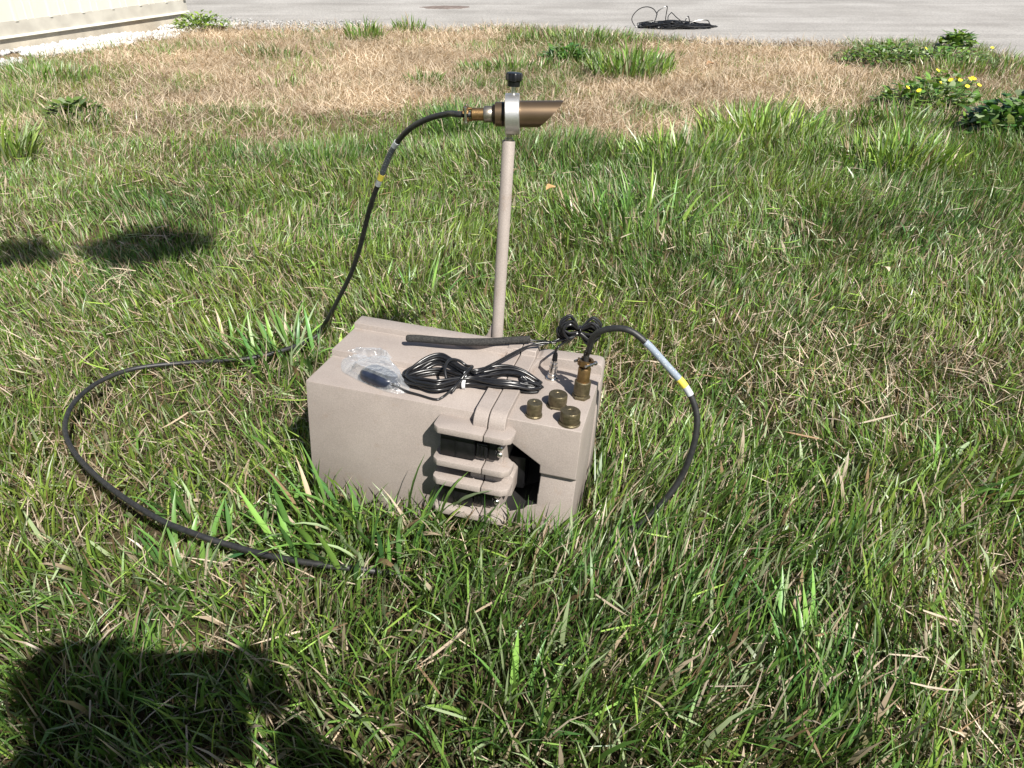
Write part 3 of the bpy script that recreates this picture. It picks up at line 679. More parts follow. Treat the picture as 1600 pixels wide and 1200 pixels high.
path = np.concatenate([[cpw+upd*.060, top], arch, CAB, [s0], rise, [plugend-TAw*.004, plugend+TAw*.02]])
CP = catmull(path, 14); RCAB = .0050
kpart('jacket', sweep(CP, RCAB, 12, 'jacket'), M_RUBBER)
# printed sleeves on the jacket
def sleeve_mat(name, base, ink, seed):
    m, nt, b = mat(name); tc = N(nt, 'ShaderNodeTexCoord'); mp = N(nt, 'ShaderNodeMapping'); mp.inputs['Location'].default_value = (seed, seed, 0); v = N(nt, 'ShaderNodeTexVoronoi'); v.inputs['Scale'].default_value = 260
    nt.links.new(tc.outputs['Object'], mp.inputs[0]); nt.links.new(mp.outputs[0], v.inputs['Vector'])
    r = N(nt, 'ShaderNodeValToRGB'); r.color_ramp.elements[0].position = .18; r.color_ramp.elements[1].position = .30; r.color_ramp.elements[0].color = (*ink, 1); r.color_ramp.elements[1].color = (*base, 1)
    nt.links.new(v.outputs['Distance'], r.inputs[0]); nt.links.new(r.outputs[0], b.inputs['Base Color']); b.inputs['Roughness'].default_value = .25; b.inputs['Coat Weight'].default_value = .5; return m
M_SLV_A = sleeve_mat('pale_blue_grey_label_sleeve', (.22, .26, .31), (.40, .42, .44), 1)
M_SLV_B = sleeve_mat('dark_grey_label_sleeve', (.075, .085, .10), (.22, .24, .26), 2)
M_CLEAR = simple('cloudy_clear_sleeve', (.33, .35, .37), (.46, .48, .50), 200, .2)
def nearest(px, py, lo, hi):
    P = CP[lo:hi]; q = (P-CAMP)@CR.T; s = np.stack([800+F*q[:, 0]/q[:, 2], 600-F*q[:, 1]/q[:, 2]], -1)
    return lo+int(np.argmin(np.hypot(s[:, 0]-px, s[:, 1]-py)))
def sleeve(a, b, r, material, name):
    i, j = sorted((a, b)); kpart(name, sweep(CP[i:j+1], r, 14, name), material)
nA = (2+len(arch))*14; n3 = len(CP)
i0, i1, i2, i3 = [nearest(*p, 0, nA) for p in ((1008, 533), (1060, 592), (1067, 601), (1080, 615))]
sleeve(i0, i1, .0058, M_SLV_A, 'label_sleeve'); sleeve(i1, i2+1, .00605, M_YELLOW, 'yellow_band'); sleeve(i2+1, i3+1, .0058, M_CLEAR, 'clear_sleeve')
lo = n3-(len(rise)+3)*14
j0, j1, j2, j3, j4 = [nearest(*p, lo, n3) for p in ((622, 222), (617, 231), (598, 272), (594, 281), (590, 289))]
sleeve(j0, j1, .0058, M_CLEAR, 'clear_sleeve'); sleeve(j1, j2, .0058, M_SLV_B, 'label_sleeve'); sleeve(j2, j3, .00605, M_YELLOW, 'yellow_band'); sleeve(j3, j4, .0058, M_CLEAR, 'clear_sleeve')
# plug on the lid
pl = kpart('plug', lathe([(.0065, .0128), (.008, .0136), (.0095, .0136), (.0097, .0130), (.012, .0130), (.0122, .0136), (.029, .0136), (.0305, .0120), (.031, .0104), (.053, .0104), (.0545, .0096), (.0545, .006)], cpw, upd, 64, (.0122, .0291, .03), name='plug'), M_BRASS)
pl.data.materials.append(M_OLIVE)
for pgn in pl.data.polygons:
    if (np.array(pgn.center)+CABO-cpw)@upd < .0306: pgn.material_index = 1
def saddle(org, d, parent, r=.0118, mtl=None):
    d, u, v = frame(d); 
    for s in (-1, 1):
        pts = []
        for k in range(9):
            a = -1.25+2.5*k/8; pts.append(org+v*s*math.cos(a)*.0085+u*math.sin(a)*.0095)
        bmv = []
        V2, F2 = [], []
        for q in pts:
            o_ = (q-org); o_ = o_/np.linalg.norm(o_)
            for t, k2 in ((-.0045, 0), (-.0045, .004), (.0045, .004), (.0045, 0)): V2.append(q+d*t+o_*k2)
        for i in range(8):
            for k in range(4): F2.append((i*4+k, i*4+(k+1) % 4, (i+1)*4+(k+1) % 4, (i+1)*4+k))
        F2 += [(3, 2, 1, 0), (32, 33, 34, 35)]
        bm = bmesh.new(); tmp = pyd('t', V2, F2); bm.from_mesh(tmp); kpart('clamp_saddle', mesh_from(bm, 'clamp_saddle', 40), mtl or M_BRASS, parent)
    for s in (-1, 1):
        kpart('clamp_screw', lathe([(-.013, .0022), (.009, .0022), (.0092, .0038), (.012, .0036), (.013, .0022)], org+u*s*.0120, -v, 14, name='clamp_screw'), M_STEEL, parent)
for s in (-1, 1):     # two tails joining barrel and saddle
    d_, u_, v_ = frame(upd); q = cpw+upd*.0535+u_*s*.0085
    kpart('clamp_tail', sweep([q, q+upd*.012], .0028, 8, 'clamp_tail'), M_BRASS, pl)
saddle(cpw+upd*.0640, upd, pl)
# plug on the sensor
ps = kpart('plug', lathe([(.0320, .0118), (.0330, .0127), (.0445, .0127), (.0460, .0116), (.0465, .0100), (.0645, .0100), (.0658, .0085), (.0658, .005)], RCw, -TAw, 64, (.0330, .0446, .04), name='plug'), M_BRASS)
ps.data.materials.append(M_COUPLE)
for pgn in ps.data.polygons:
    c = np.array(pgn.center)+CABO; t = (RCw-c)@TAw
    if t < .0462: pgn.material_index = 1
for s in (-1, 1):
    d_, u_, v_ = frame(TAw); q = RCw-TAw*.0648+v_*s*.0085
    kpart('clamp_tail', sweep([q, q-TAw*.010], .0026, 8, 'clamp_tail'), M_BRASS, ps)
saddle(RCw-TAw*.0745, TAw, ps)

# ------------------------------------------------------------------ foam covered antenna lying across the rear rim
def lc(x, y, z): return onc(x, y, 2, z)
rod = [lc(634, 528.5, .0310), lc(655, 529, .0310), lc(690, 532, .0312), lc(720, 534, .0316), lc(760, 534, .0325), lc(795, 532, .034), lc(828, 530, .036)]
rodw = np.array([W(p) for p in rod]); RP = catmull(rodw, 10)
rr = np.full(len(RP), .0066); rr[:4] = [.003, .0052, .0061, .0065]
ant = empty('foam_antenna', Vector(rodw[3])); tag(ant, 'grey foam covered flexible rod lying across the back rim of the case', 'antenna')
def apart(o_, name, me, material):
    loc = np.array(o_.location, 'f'); n = len(me.vertices); a = np.empty(n*3, 'f'); me.vertices.foreach_get('co', a); a = a.reshape(-1, 3)-loc; me.vertices.foreach_set('co', a.ravel()); me.update(); return obj(name, me, material, o_)
apart(ant, 'foam_sleeve', sweep(RP, .0058, 14, 'foam_sleeve', rad=rr), M_FOAM)
BC = W(lc(905, 517, .062)+np.array([0, .012, 0])*0)
lead = np.array([rodw[-1]-.01*(rodw[-1]-rodw[-2])/np.linalg.norm(rodw[-1]-rodw[-2]), W(lc(845, 533, .034)), W(lc(865, 534, .040)), W(lc(885, 529, .050)), BC+[-.006, -.012, .0]])
apart(ant, 'lead', sweep(catmull(lead, 8), .0020, 8, 'lead'), M_VINYL)
# figure-eight bundle of that lead, standing on the coaxial plug
bw = []; turns = 15
ax = np.array([1.0, .05, -.12]); ax /= np.linalg.norm(ax); upv = np.array([.1, .25, .96]); upv /= np.linalg.norm(upv); dep = np.cross(ax, upv)
for k in range(turns):
    a_ = random.uniform(-.5, .5); hgt = random.uniform(.35, 1.0)*.024; off = (k/turns-.5)*.030; ext = random.uniform(.028, .041); tl = random.uniform(-.008, .008)
    for t in np.linspace(0, 2*math.pi, 26, endpoint=False):
        X = ext*math.cos(t); pin = min(1, abs(X)/.018); Z = hgt*math.sin(t)*(.16+.84*pin**1.2)
        bw.append(BC+ax*X+upv*(Z+off*.55*pin+tl*pin)+dep*(off*(.35+.65*pin)))
apart(ant, 'lead_bundle', sweep(catmull(np.array(bw), 2), .0022, 7, 'lead_bundle'), M_VINYL)
rt = [BC+upv*.0085*math.cos(t)+dep*.0095*math.sin(t) for t in np.linspace(0, 6.283, 20, endpoint=False)]
apart(ant, 'bundle_tie', sweep(np.array(rt), .0018, 8, 'bundle_tie', closed=True), M_BLACK)
# coaxial plug with its lead running up into the bundle
cbw = W(cb_); bu = CRot @ np.array([.045, .02, 1.0]); bu /= np.linalg.norm(bu)
cx = apart(ant, 'coaxial_plug', lathe([(.0142, .0058), (.0146, .0072), (.024, .0072), (.0243, .0062), (.031, .0060), (.0315, .0050), (.036, .0050)], cbw, bu, 28, (.0146, .0241, .03), name='coaxial_plug'), M_NICKEL)
apart(ant, 'strain_relief', lathe([(.0361, .0046), (.046, .0042), (.050, .0032)], cbw, bu, 20, name='strain_relief'), M_BLACK)
apart(ant, 'lead', sweep(catmull(np.array([cbw+bu*.044, cbw+bu*.055, cbw+bu*.062+[.006, .004, 0], BC+[-.012, .0, -.014], BC+[-.003, 0, -.006]]), 8), .0021, 8, 'lead'), M_VINYL)

# ------------------------------------------------------------------ hank of thin cable on the lid and body
A0, A1 = lc(628, 590, .008), lc(848, 604, .008)
ax = (A1-A0); LN = np.linalg.norm(ax[:2]); ax = ax/LN; ac = np.array([-ax[1], ax[0], 0]); mid = (A0+A1)/2
hank = empty('cable_hank', Vector(W(mid))); tag(hank, 'hank of thin black cable with white tie lying on top of the case', 'cable hank')
def topz(x, y):      # surface the hank lies on
    z = 0.0
    if y > .099 and x < XF: z = .0125
    if XF <= x <= XE: z = .0105 if y < .096 else .017
    if x > XE: z = 0.0
    return z
pts = []; turns = 11; r0 = .0026
for k in range(turns):
    lx_ = LN/2-random.uniform(.000, .020); rx_ = LN/2-random.uniform(.0, .040); wl = random.uniform(.024, .046); wr = random.uniform(.010, .023)
    oy = random.uniform(-.006, .006); lay = (k//3)*.0042+random.uniform(0, .002)+.0048
    for t in np.linspace(0, 2*math.pi, 36, endpoint=False):
        c, s = math.cos(t), math.sin(t); X = rx_*c if c > 0 else lx_*c
        tp_ = (X+.012)/LN*2     # tie slightly left of the middle
        wv = (wl if tp_ < 0 else wr)*min(1, .18+abs(tp_)*(2.1 if tp_ < 0 else 1.6)); Y = oy*(.3+.7*min(1, abs(tp_)*2))+wv*(s if c < 0 else math.copysign(abs(s)**.6, s))*1.25
        if tp_ < 0: Y += -.004*math.sin(tp_*3)
        p = mid+ax*X+ac*Y; 
        p[2] = max(topz(p[0]-.004, p[1]), topz(p[0]+.004, p[1]), topz(p[0], p[1]+.003))+r0+lay*(.75+.5*math.exp(-(tp_*3)**2))-.0046
        if X < -.02: p[2] += .010*math.exp(-((tp_+.45)/.3)**2)*(k/turns)
        pts.append(p)
pts = np.array(pts)
ker = np.array([.25, .5, .25]); 
for _ in range(3): pts[1:-1, 2] = .25*pts[:-2, 2]+.5*pts[1:-1, 2]+.25*pts[2:, 2]
apart(hank, 'loops', sweep(catmull(np.array([W(p) for p in pts]), 3), r0, 8, 'loops'), M_VINYL)
tc_ = mid+ax*(-.012); tz = topz(tc_[0], tc_[1])
tie = np.array([W(tc_+ac*.0165*math.cos(t)*1.0+np.array([0, 0, 0.0105-tc_[2]+tz+.013*math.sin(t)])+ax*.002*math.cos(t)) for t in np.linspace(0, 6.283, 32, endpoint=False)])
# flat band
def ribbon(P, wdir, w, th, name):
    P = np.asarray(P); n = len(P); c = P.mean(0); V2, F2 = [], []
    for q in P:
        o_ = q-c; o_ = o_-wdir*(o_@wdir); o_ /= np.linalg.norm(o_)
        for a, b in ((-1, 0), (1, 0), (1, 1), (-1, 1)): V2.append(q+wdir*a*w/2+o_*b*th)
    for i in range(n):
        j = (i+1) % n
        for k in range(4): F2.append((i*4+k, i*4+(k+1) % 4, j*4+(k+1) % 4, j*4+k))
    bm = bmesh.new(); t_ = pyd('t', V2, F2); bm.from_mesh(t_); return mesh_from(bm, name, 40)
apart(hank, 'tie', ribbon(tie, CRot @ ax, .0055, .0010, 'tie'), M_TIE)
# overhand wrap of the same cable near the tie and its two ends
def HW(dx, dy, z): return W(mid+ax*dx+ac*dy+np.array([0, 0, z-mid[2]]))
apart(hank, 'wrap', sweep(catmull(np.array([HW(-.040, -.018, .012), HW(-.046, .000, .030), HW(-.040, .020, .036), HW(-.026, .032, .030), HW(-.012, .030, .022), HW(-.002, .014, .030), HW(-.004, -.002, .034), HW(-.014, -.018, .028), HW(-.030, -.036, .008)]), 8), r0, 8, 'wrap'), M_VINYL)
bagpt = W(lc(612, 600, .014))
apart(hank, 'tail', sweep(catmull(np.array([HW(-.014, -.018, .026), W(lc(708, 606, .018)), W(lc(692, 620, .0055)), W(lc(680, 624, .003)), W(lc(655, 617, .003)), W(lc(635, 611, .005)), bagpt]), 10), .0019, 8, 'tail'), M_VINYL)
for dz in (0, .0042):
    apart(hank, 'lead', sweep(catmull(np.array([HW(-.006, .008, .026), W(lc(745, 583, .026)+[0, 0, dz]), W(lc(775, 569, .030)+[0, 0, dz]), W(lc(805, 552, .034)+[0, 0, dz*.8]), W(lc(828, 540, .037)), W(lc(848, 536, .040)+[0, .002, -dz]), W(lc(868, 536, .040)+[0, .003, dz]), BC+[-.012, .004+dz, -.006]]), 8), .0016, 8, 'lead'), M_VINYL)

# ------------------------------------------------------------------ small device inside a clear plastic bag
dv = lc(594, 588, .012); dvw = W(dv)
dev = empty('plug_adapter', Vector(W(dv*[1, 1, 0]))); tag(dev, 'dark blue-black plug adapter inside the clear bag', 'adapter')
bm = bmesh.new(); bmesh.ops.create_uvsphere(bm, u_segments=28, v_segments=18, radius=1)
dirv = np.array([.93, -.36, 0])
for v in bm.verts:
    x, y, z = v.co; sg = lambda q, e: math.copysign(abs(q)**e, q); q = np.array([sg(x, .6)*.034, sg(y, .7)*.021*(1-.18*x), sg(z, .65)*.0115])
    p = dv+np.array([dirv[0]*q[0]-dirv[1]*q[1], dirv[1]*q[0]+dirv[0]*q[1], q[2]-.0005]); v.co = W(p)
M_NAVY = simple('dark_navy_plastic', (.010, .013, .024), (.02, .026, .045), 60, .3)
apart(dev, 'housing', mesh_from(bm, 'housing', 60), M_NAVY)
for k in range(4):
    q = dv+np.array([dirv[0], dirv[1], 0])*(-.004+.007*k); rib_ = [W(q+np.array([-dirv[1], dirv[0], 0])*.0165*math.cos(t)+np.array([0, 0, .0112*math.sin(t)])) for t in np.linspace(.15, 3.0, 12)]
    apart(dev, 'grip_rib', sweep(rib_, .0011, 6, 'grip_rib'), M_NAVY)
apart(dev, 'strain_relief', sweep([W(dv+dirv*.027), W(dv+dirv*.042+[0, 0, -.003])], .0036, 10, 'strain_relief', rad=[.0052, .003]), M_NAVY)
# bag: crumpled film, a pillow with folds
out_px = [(533, 570), (536, 561), (548, 556), (566, 553), (588, 553), (603, 558), (612, 568), (622, 582), (634, 595), (640, 604), (636, 613), (620, 615), (602, 611), (582, 603), (562, 595), (545, 586), (535, 580)]
ol = catmull(np.array([lc(x, y, .002) for x, y in out_px]), 6, closed=True); cen = np.array([*dv[:2], .0]); nr = 16; V_, Fk = [], []
no_ = len(ol)
from mathutils import noise as mnoise
def film(top):
    st = len(V_)
    for i in range(nr+1):
        f_ = i/nr
        for k in range(no_):
            p = cen*(f_)+ol[k]*(1-f_); p = p.copy(); h = (.024*(1-(1-f_)**2.4)) if top else 0
            q = Vector((p[0]*30, p[1]*30, 3.3)); 
            if top: h *= .8+.5*mnoise.noise(q)
            fold = abs(mnoise.noise(Vector((p[0]*75, p[1]*75, 9))))+.5*abs(mnoise.noise(Vector((p[0]*160, p[1]*160, 5))))
            p[2] = topz(p[0], p[1])+.0012+(h+.0065*(fold)*(min(1, f_*4) if f_ > 0 else .2) if top else 0)
            if top and f_ > .3: p[2] = max(p[2], .0008+dv[2]+.0145-.06*max(0, np.hypot(*(p-dv)[:2])-.020)) if np.hypot(*(p-dv)[:2]) < .05 else p[2]
            V_.append(W(p))
    for i in range(nr):
        for k in range(no_):
            k2 = (k+1) % no_; Fk.append((st+i*no_+k, st+i*no_+k2, st+(i+1)*no_+k2, st+(i+1)*no_+k))
film(True)
def film_mat():
    m, nt, b = mat('clear_crinkled_film'); nt.nodes.remove(b)
    tr = N(nt, 'ShaderNodeBsdfTransparent'); tr.inputs[0].default_value = (.96, .97, .98, 1); gl = N(nt, 'ShaderNodeBsdfGlossy'); gl.inputs['Roughness'].default_value = .12
    df = N(nt, 'ShaderNodeBsdfDiffuse'); df.inputs[0].default_value = (.85, .88, .92, 1)
    lw = N(nt, 'ShaderNodeLayerWeight'); lw.inputs[0].default_value = .35
    tc = N(nt, 'ShaderNodeTexCoord'); v = N(nt, 'ShaderNodeTexNoise'); v.inputs['Scale'].default_value = 130; v.inputs['Detail'].default_value = 4
    nt.links.new(tc.outputs['Object'], v.inputs['Vector']); bp = N(nt, 'ShaderNodeBump'); bp.inputs['Strength'].default_value = 1.0; bp.inputs['Distance'].default_value = .004
    nt.links.new(v.outputs['Fac'], bp.inputs['Height']); nt.links.new(bp.outputs[0], gl.inputs['Normal']); nt.links.new(bp.outputs[0], lw.inputs['Normal'])
    m1 = N(nt, 'ShaderNodeMixShader'); m1.inputs[0].default_value = .45; nt.links.new(gl.outputs[0], m1.inputs[1]); nt.links.new(df.outputs[0], m1.inputs[2])
    mr = N(nt, 'ShaderNodeMapRange'); mr.inputs[1].default_value = 0; mr.inputs[2].default_value = 1; mr.inputs[3].default_value = .12; mr.inputs[4].default_value = .72
    nt.links.new(lw.outputs['Facing'], mr.inputs[0])
    m2 = N(nt, 'ShaderNodeMixShader'); nt.links.new(mr.outputs[0], m2.inputs[0]); nt.links.new(tr.outputs[0], m2.inputs[1]); nt.links.new(m1.outputs[0], m2.inputs[2])
    nt.links.new(m2.outputs[0], nt.nodes['Material Output'].inputs[0]); return m
bag = obj('plastic_bag', pyd('plastic_bag', V_, Fk, 60), film_mat()); recentre(bag); tag(bag, 'small crumpled clear plastic bag on the left of the case top', 'plastic bag')

# ------------------------------------------------------------------ tangled cable on the road
pc = gp(1050, 45); dpt = pc[1]
def rd(x, y): return on_y(x, y, dpt)
pts = []
for k in range(26):
    cx_ = random.uniform(-.17, .20); rx_ = random.uniform(.08, .26); ry_ = random.uniform(.05, .16)
    for t in np.linspace(0, 2*math.pi, 10, endpoint=False):
        X = max(-.30, min(.40, cx_+rx_*math.cos(t))); pts.append([pc[0]+X, pc[1]+ry_*math.sin(t)+random.uniform(-.03, .03), .016+random.uniform(0, .045)*(1-abs(X)*1.5)])
pile = empty('cable_tangle', (pc[0], pc[1], .01)); tag(pile, 'tangled pile of thin black cable lying on the pale road', 'cable')
apart(pile, 'heap', sweep(catmull(np.array(pts), 5), .0042, 6, 'heap'), M_VINYL)
loops = [[(1022, 40), (1005, 42), (994, 42), (987, 31), (991, 21), (1001, 13), (1012, 11), (1021, 14), (1026, 20), (1028, 24)],
         [(1019, 38), (1024, 28), (1027, 18), (1034, 13), (1040, 10), (1043, 11), (1042, 20), (1041, 30), (1043, 38)],
         [(1043, 36), (1043, 26), (1047, 21), (1050, 20), (1056, 26), (1062, 31), (1068, 36)],
         [(1060, 40), (1068, 35), (1073, 27), (1076, 26), (1078, 33), (1079, 38)], [(1078, 34), (1084, 33), (1089, 38), (1094, 42)],
         [(1075, 36), (1087, 32), (1100, 31), (1107, 33), (1109, 40), (1107, 46), (1098, 46)], [(1095, 48), (1108, 49), (1114, 50), (1105, 47), (1096, 46)],
         [(1020, 46), (1025, 50), (1033, 50), (1037, 46)], [(1024, 42), (1000, 43), (996, 37), (1005, 35), (1022, 33)]]
for L in loops:
    P_ = np.array([rd(*p) for p in L]); P_[:, 2] = np.maximum(P_[:, 2], .014); P_[:, 1] += np.linspace(-.04, .04, len(P_))
    apart(pile, 'loop', sweep(catmull(P_, 6), .0042, 6, 'loop'), M_VINYL)

# ------------------------------------------------------------------ broad-bladed tufts, every leaf its own part
def leaf_mesh(root, L, az, th0, curl, w, cr, ct, seg=6, twist=0):
    p = np.array(root, float); V2, C2, F2 = [], [], []
    for k in range(seg+1):
        t = k/seg; th = th0+curl*t**1.4; a = az+twist*t; hd = np.array([math.cos(a), math.sin(a), 0]); side = np.array([-math.sin(a+.25), math.cos(a+.25), .12])
        ww = w*.5*(.55+.45*min(1, t*3))*(1 if t < .55 else max(.03, 1-((t-.55)/.45)**1.5)); nrm = np.array([-hd[0]*math.cos(th), -hd[1]*math.cos(th), math.sin(th)])
        V2 += [p-side*ww, p-nrm*ww*.28, p+side*ww]; c = cr*(1-min(1, t*1.5))+ct*min(1, t*1.5); C2 += [c, c*1.12, c]
        p = p+(hd*math.sin(th)+np.array([0, 0, math.cos(th)]))*L/seg
        if k < seg:
            b = 3*k; F2 += [(b, b+1, b+4, b+3), (b+1, b+2, b+5, b+4)]
    me = pyd('leaf', V2, F2); me.shade_smooth(); a_ = me.attributes.new('col', 'FLOAT_COLOR', 'POINT')
    a_.data.foreach_set('color', np.concatenate([np.array(C2), np.ones((len(C2), 1))], 1).astype('f').ravel()); return me
def free(x, y): return float(case_dist(np.array([x]), np.array([y]))[0][0]) > .012
def broad_tuft(px, py, n, rad, L, w, tone, label, lean=None, ell=1.0):
    c = gp(px, py, .0); z = float(gh(c[0], c[1])); o = empty('broad_grass_tuft', (c[0], c[1], z))
    tag(o, label, 'grass tuft', 'broad-bladed grass tufts')
    made = 0; guard_ = 0
    while made < n and guard_ < n*8:
        guard_ += 1
        r = rad*math.sqrt(random.random()); a = random.uniform(0, 6.28); dx, dy = r*math.cos(a)*ell, r*math.sin(a)
        if not free(c[0]+dx, c[1]+dy): continue
        l = L*random.uniform(.55, 1.15); az = a+random.gauss(0, .7) if lean is None else lean+random.gauss(0, .8); th = abs(random.gauss(.32, .22)); cu = abs(random.gauss(.75, .45))
        rch = l*math.sin(min(1.5, th+cu*.6))
        if not (free(c[0]+dx+math.cos(az)*rch, c[1]+dy+math.sin(az)*rch) and free(c[0]+dx+math.cos(az)*rch*.5, c[1]+dy+math.sin(az)*rch*.5)): continue
        ct = green(1, np.array([tone]))[0]*1.25+np.array([.0, .012, .012]); dead = random.random() < .07
        if dead: ct = straw(1)[0]
        zz = float(gh(c[0]+dx, c[1]+dy))-z-.004
        obj('leaf', leaf_mesh((dx, dy, zz), l, az, th, cu, w*random.uniform(.6, 1.15), ct*.7+np.array([.03, .03, .01]), ct, 6, random.uniform(-.5, .5)), M_GRASS, o); made += 1
broad_tuft(575, 865, 84, .085, .165, .0100, -.1, 'big broad-bladed grass tuft in front of the case', ell=1.5)
broad_tuft(700, 880, 26, .055, .115, .0085, 0, 'broad-bladed grass tuft in front of the latches', ell=1.4)
broad_tuft(468, 575, 70, .085, .165, .0095, -.1, 'upright broad-bladed tuft where the cable rises left of the case', ell=1.5)
broad_tuft(385, 560, 34, .07, .12, .0085, 0, 'short broad-bladed tuft over the far stretch of cable', ell=1.6)
broad_tuft(300, 800, 22, .045, .12, .0100, -.25, 'grey-green broad blades inside the cable loop', lean=-1.9)
broad_tuft(290, 900, 24, .055, .115, .0095, -.15, 'broad-bladed tuft beside the cable at lower left')
broad_tuft(410, 830, 26, .06, .10, .0085, 0, 'flattened broad blades between cable loop and case', lean=.4)
broad_tuft(1250, 1040, 22, .05, .13, .0095, -.15, 'broad blades leaning in the lower right lawn', lean=2.3)
broad_tuft(985, 360, 70, .15, .21, .0090, .05, 'tall pale green broad-bladed tuft right of the mast', ell=1.5)
broad_tuft(1480, 780, 18, .05, .12, .0090, 0, 'broad-bladed tuft near the right edge of the photo')
broad_tuft(640, 470, 26, .10, .12, .0075, 0, 'broad-bladed grass behind the case, left of the mast', ell=1.6)
broad_tuft(800, 1150, 22, .05, .11, .0085, .1, 'broad-bladed tuft at the bottom edge of the photo')

# ------------------------------------------------------------------ finer tufts standing out of the dry grass
def tuft(px, py, n, rx, ry, L, w, tone, label, name='grass_tuft', cat='grass tuft', dead=.08, bright=1.0, group='tufts in the dry grass', th=.28):
    c = gp(px, py, 0); o_ = np.array([c[0], c[1], float(gh(c[0], c[1]))])
    r = np.sqrt(rng.random(n)); a = rng.uniform(0, 6.28, n); x = c[0]+rx*r*np.cos(a); y = c[1]+ry*r*np.sin(a)
    ct = green(n, np.full(n, tone))*bright; dd = rng.random(n) < dead; ct[dd] = straw(int(dd.sum()))
    az = a+rng.normal(0, .9, n); ln = L*rng.uniform(.5, 1.15, n)*(1.1-.4*r)
    V2, C2 = blades(np.stack([x, y, gh(x, y)-.004], -1)-o_, ln, az, np.abs(rng.normal(th, .2, n)), np.abs(rng.normal(.55, .4, n)), w*rng.uniform(.7, 1.3, n), ct*.6+np.array([.04, .035, .012]), ct, 3)
    o = obj(name, blade_mesh(name, [(V2, C2)]), M_GRASS); o.location = o_; return tag(o, label, cat, group)
tuft(570, 62, 170, .16, .12, .20, .007, .1, 'small green tuft at the road edge nearest the shed')
tuft(640, 50, 140, .16, .10, .16, .007, .1, 'low green tuft beside the road left of the mast')
tuft(662, 132, 130, .12, .10, .12, .006, .0, 'small green tuft in the straw left of the knob')
tuft(728, 205, 900, .24, .18, .17, .0042, -.45, 'dark green fine tussock behind the cable plug and mast top')
tuft(800, 118, 420, .38, .16, .14, .006, .0, 'wide green patch behind the black knob')
tuft(905, 68, 520, .62, .18, .16, .007, .1, 'long green strip of grass along the road edge')
tuft(985, 122, 480, .26, .18, .24, .0085, .15, 'bright green tuft below the cable tangle', bright=1.2)
tuft(900, 100, 170, .18, .12, .16, .008, -.3, 'dark leafy tuft left of the bright green tuft')
tuft(1190, 228, 640, .28, .20, .26, .0072, .5, 'tall bright yellow-green tuft on the border of the straw', bright=1.3)
tuft(1060, 255, 520, .28, .16, .20, .0065, .3, 'green tuft left of the tall yellow-green one', bright=1.25)
tuft(1400, 270, 420, .22, .16, .23, .0068, .4, 'upright green tuft below the yellow flowers', bright=1.25)
tuft(1410, 208, 420, .24, .16, .17, .007, .05, 'green tuft among the yellow flowers')
tuft(1500, 118, 460, .34, .2, .15, .007, .2, 'loose green and straw patch at upper right', dead=.35)
tuft(1330, 208, 160, .16, .12, .13, .006, .1, 'thin green tuft at the left of the flowers', dead=.3)
tuft(15, 262, 170, .12, .12, .24, .008, .6, 'long yellow-green blades at the left edge of the photo', th=.4)
tuft(110, 205, 260, .24, .12, .13, .005, .1, 'half-dead dark tuft in the upper left lawn', dead=.35, bright=.55)
tuft(60, 128, 520, .40, .2, .15, .006, .1, 'green patch in front of the white gravel', dead=.15)
tuft(420, 90, 200, .24, .12, .13, .006, .0, 'faint green patch in the straw at upper left', dead=.4, bright=.8)
tuft(400, 250, 420, .20, .12, .11, .0042, .2, 'dark olive tuft on the edge of the straw', dead=.25, bright=.55)
tuft(490, 250, 620, .22, .14, .12, .0042, -.2, 'dense green tuft on the lawn edge left of the cable', bright=.8)
tuft(1585, 112, 220, .14, .14, .14, .006, .1, 'green fringe at the road corner on the far right', dead=.3)
tuft(440, 135, 150, .18, .12, .12, .0055, .2, 'pale green wisps in the straw left of the sensor', dead=.45)
tuft(935, 340, 420, .16, .12, .14, .005, -.3, 'dark green tuft right of the mast foot')

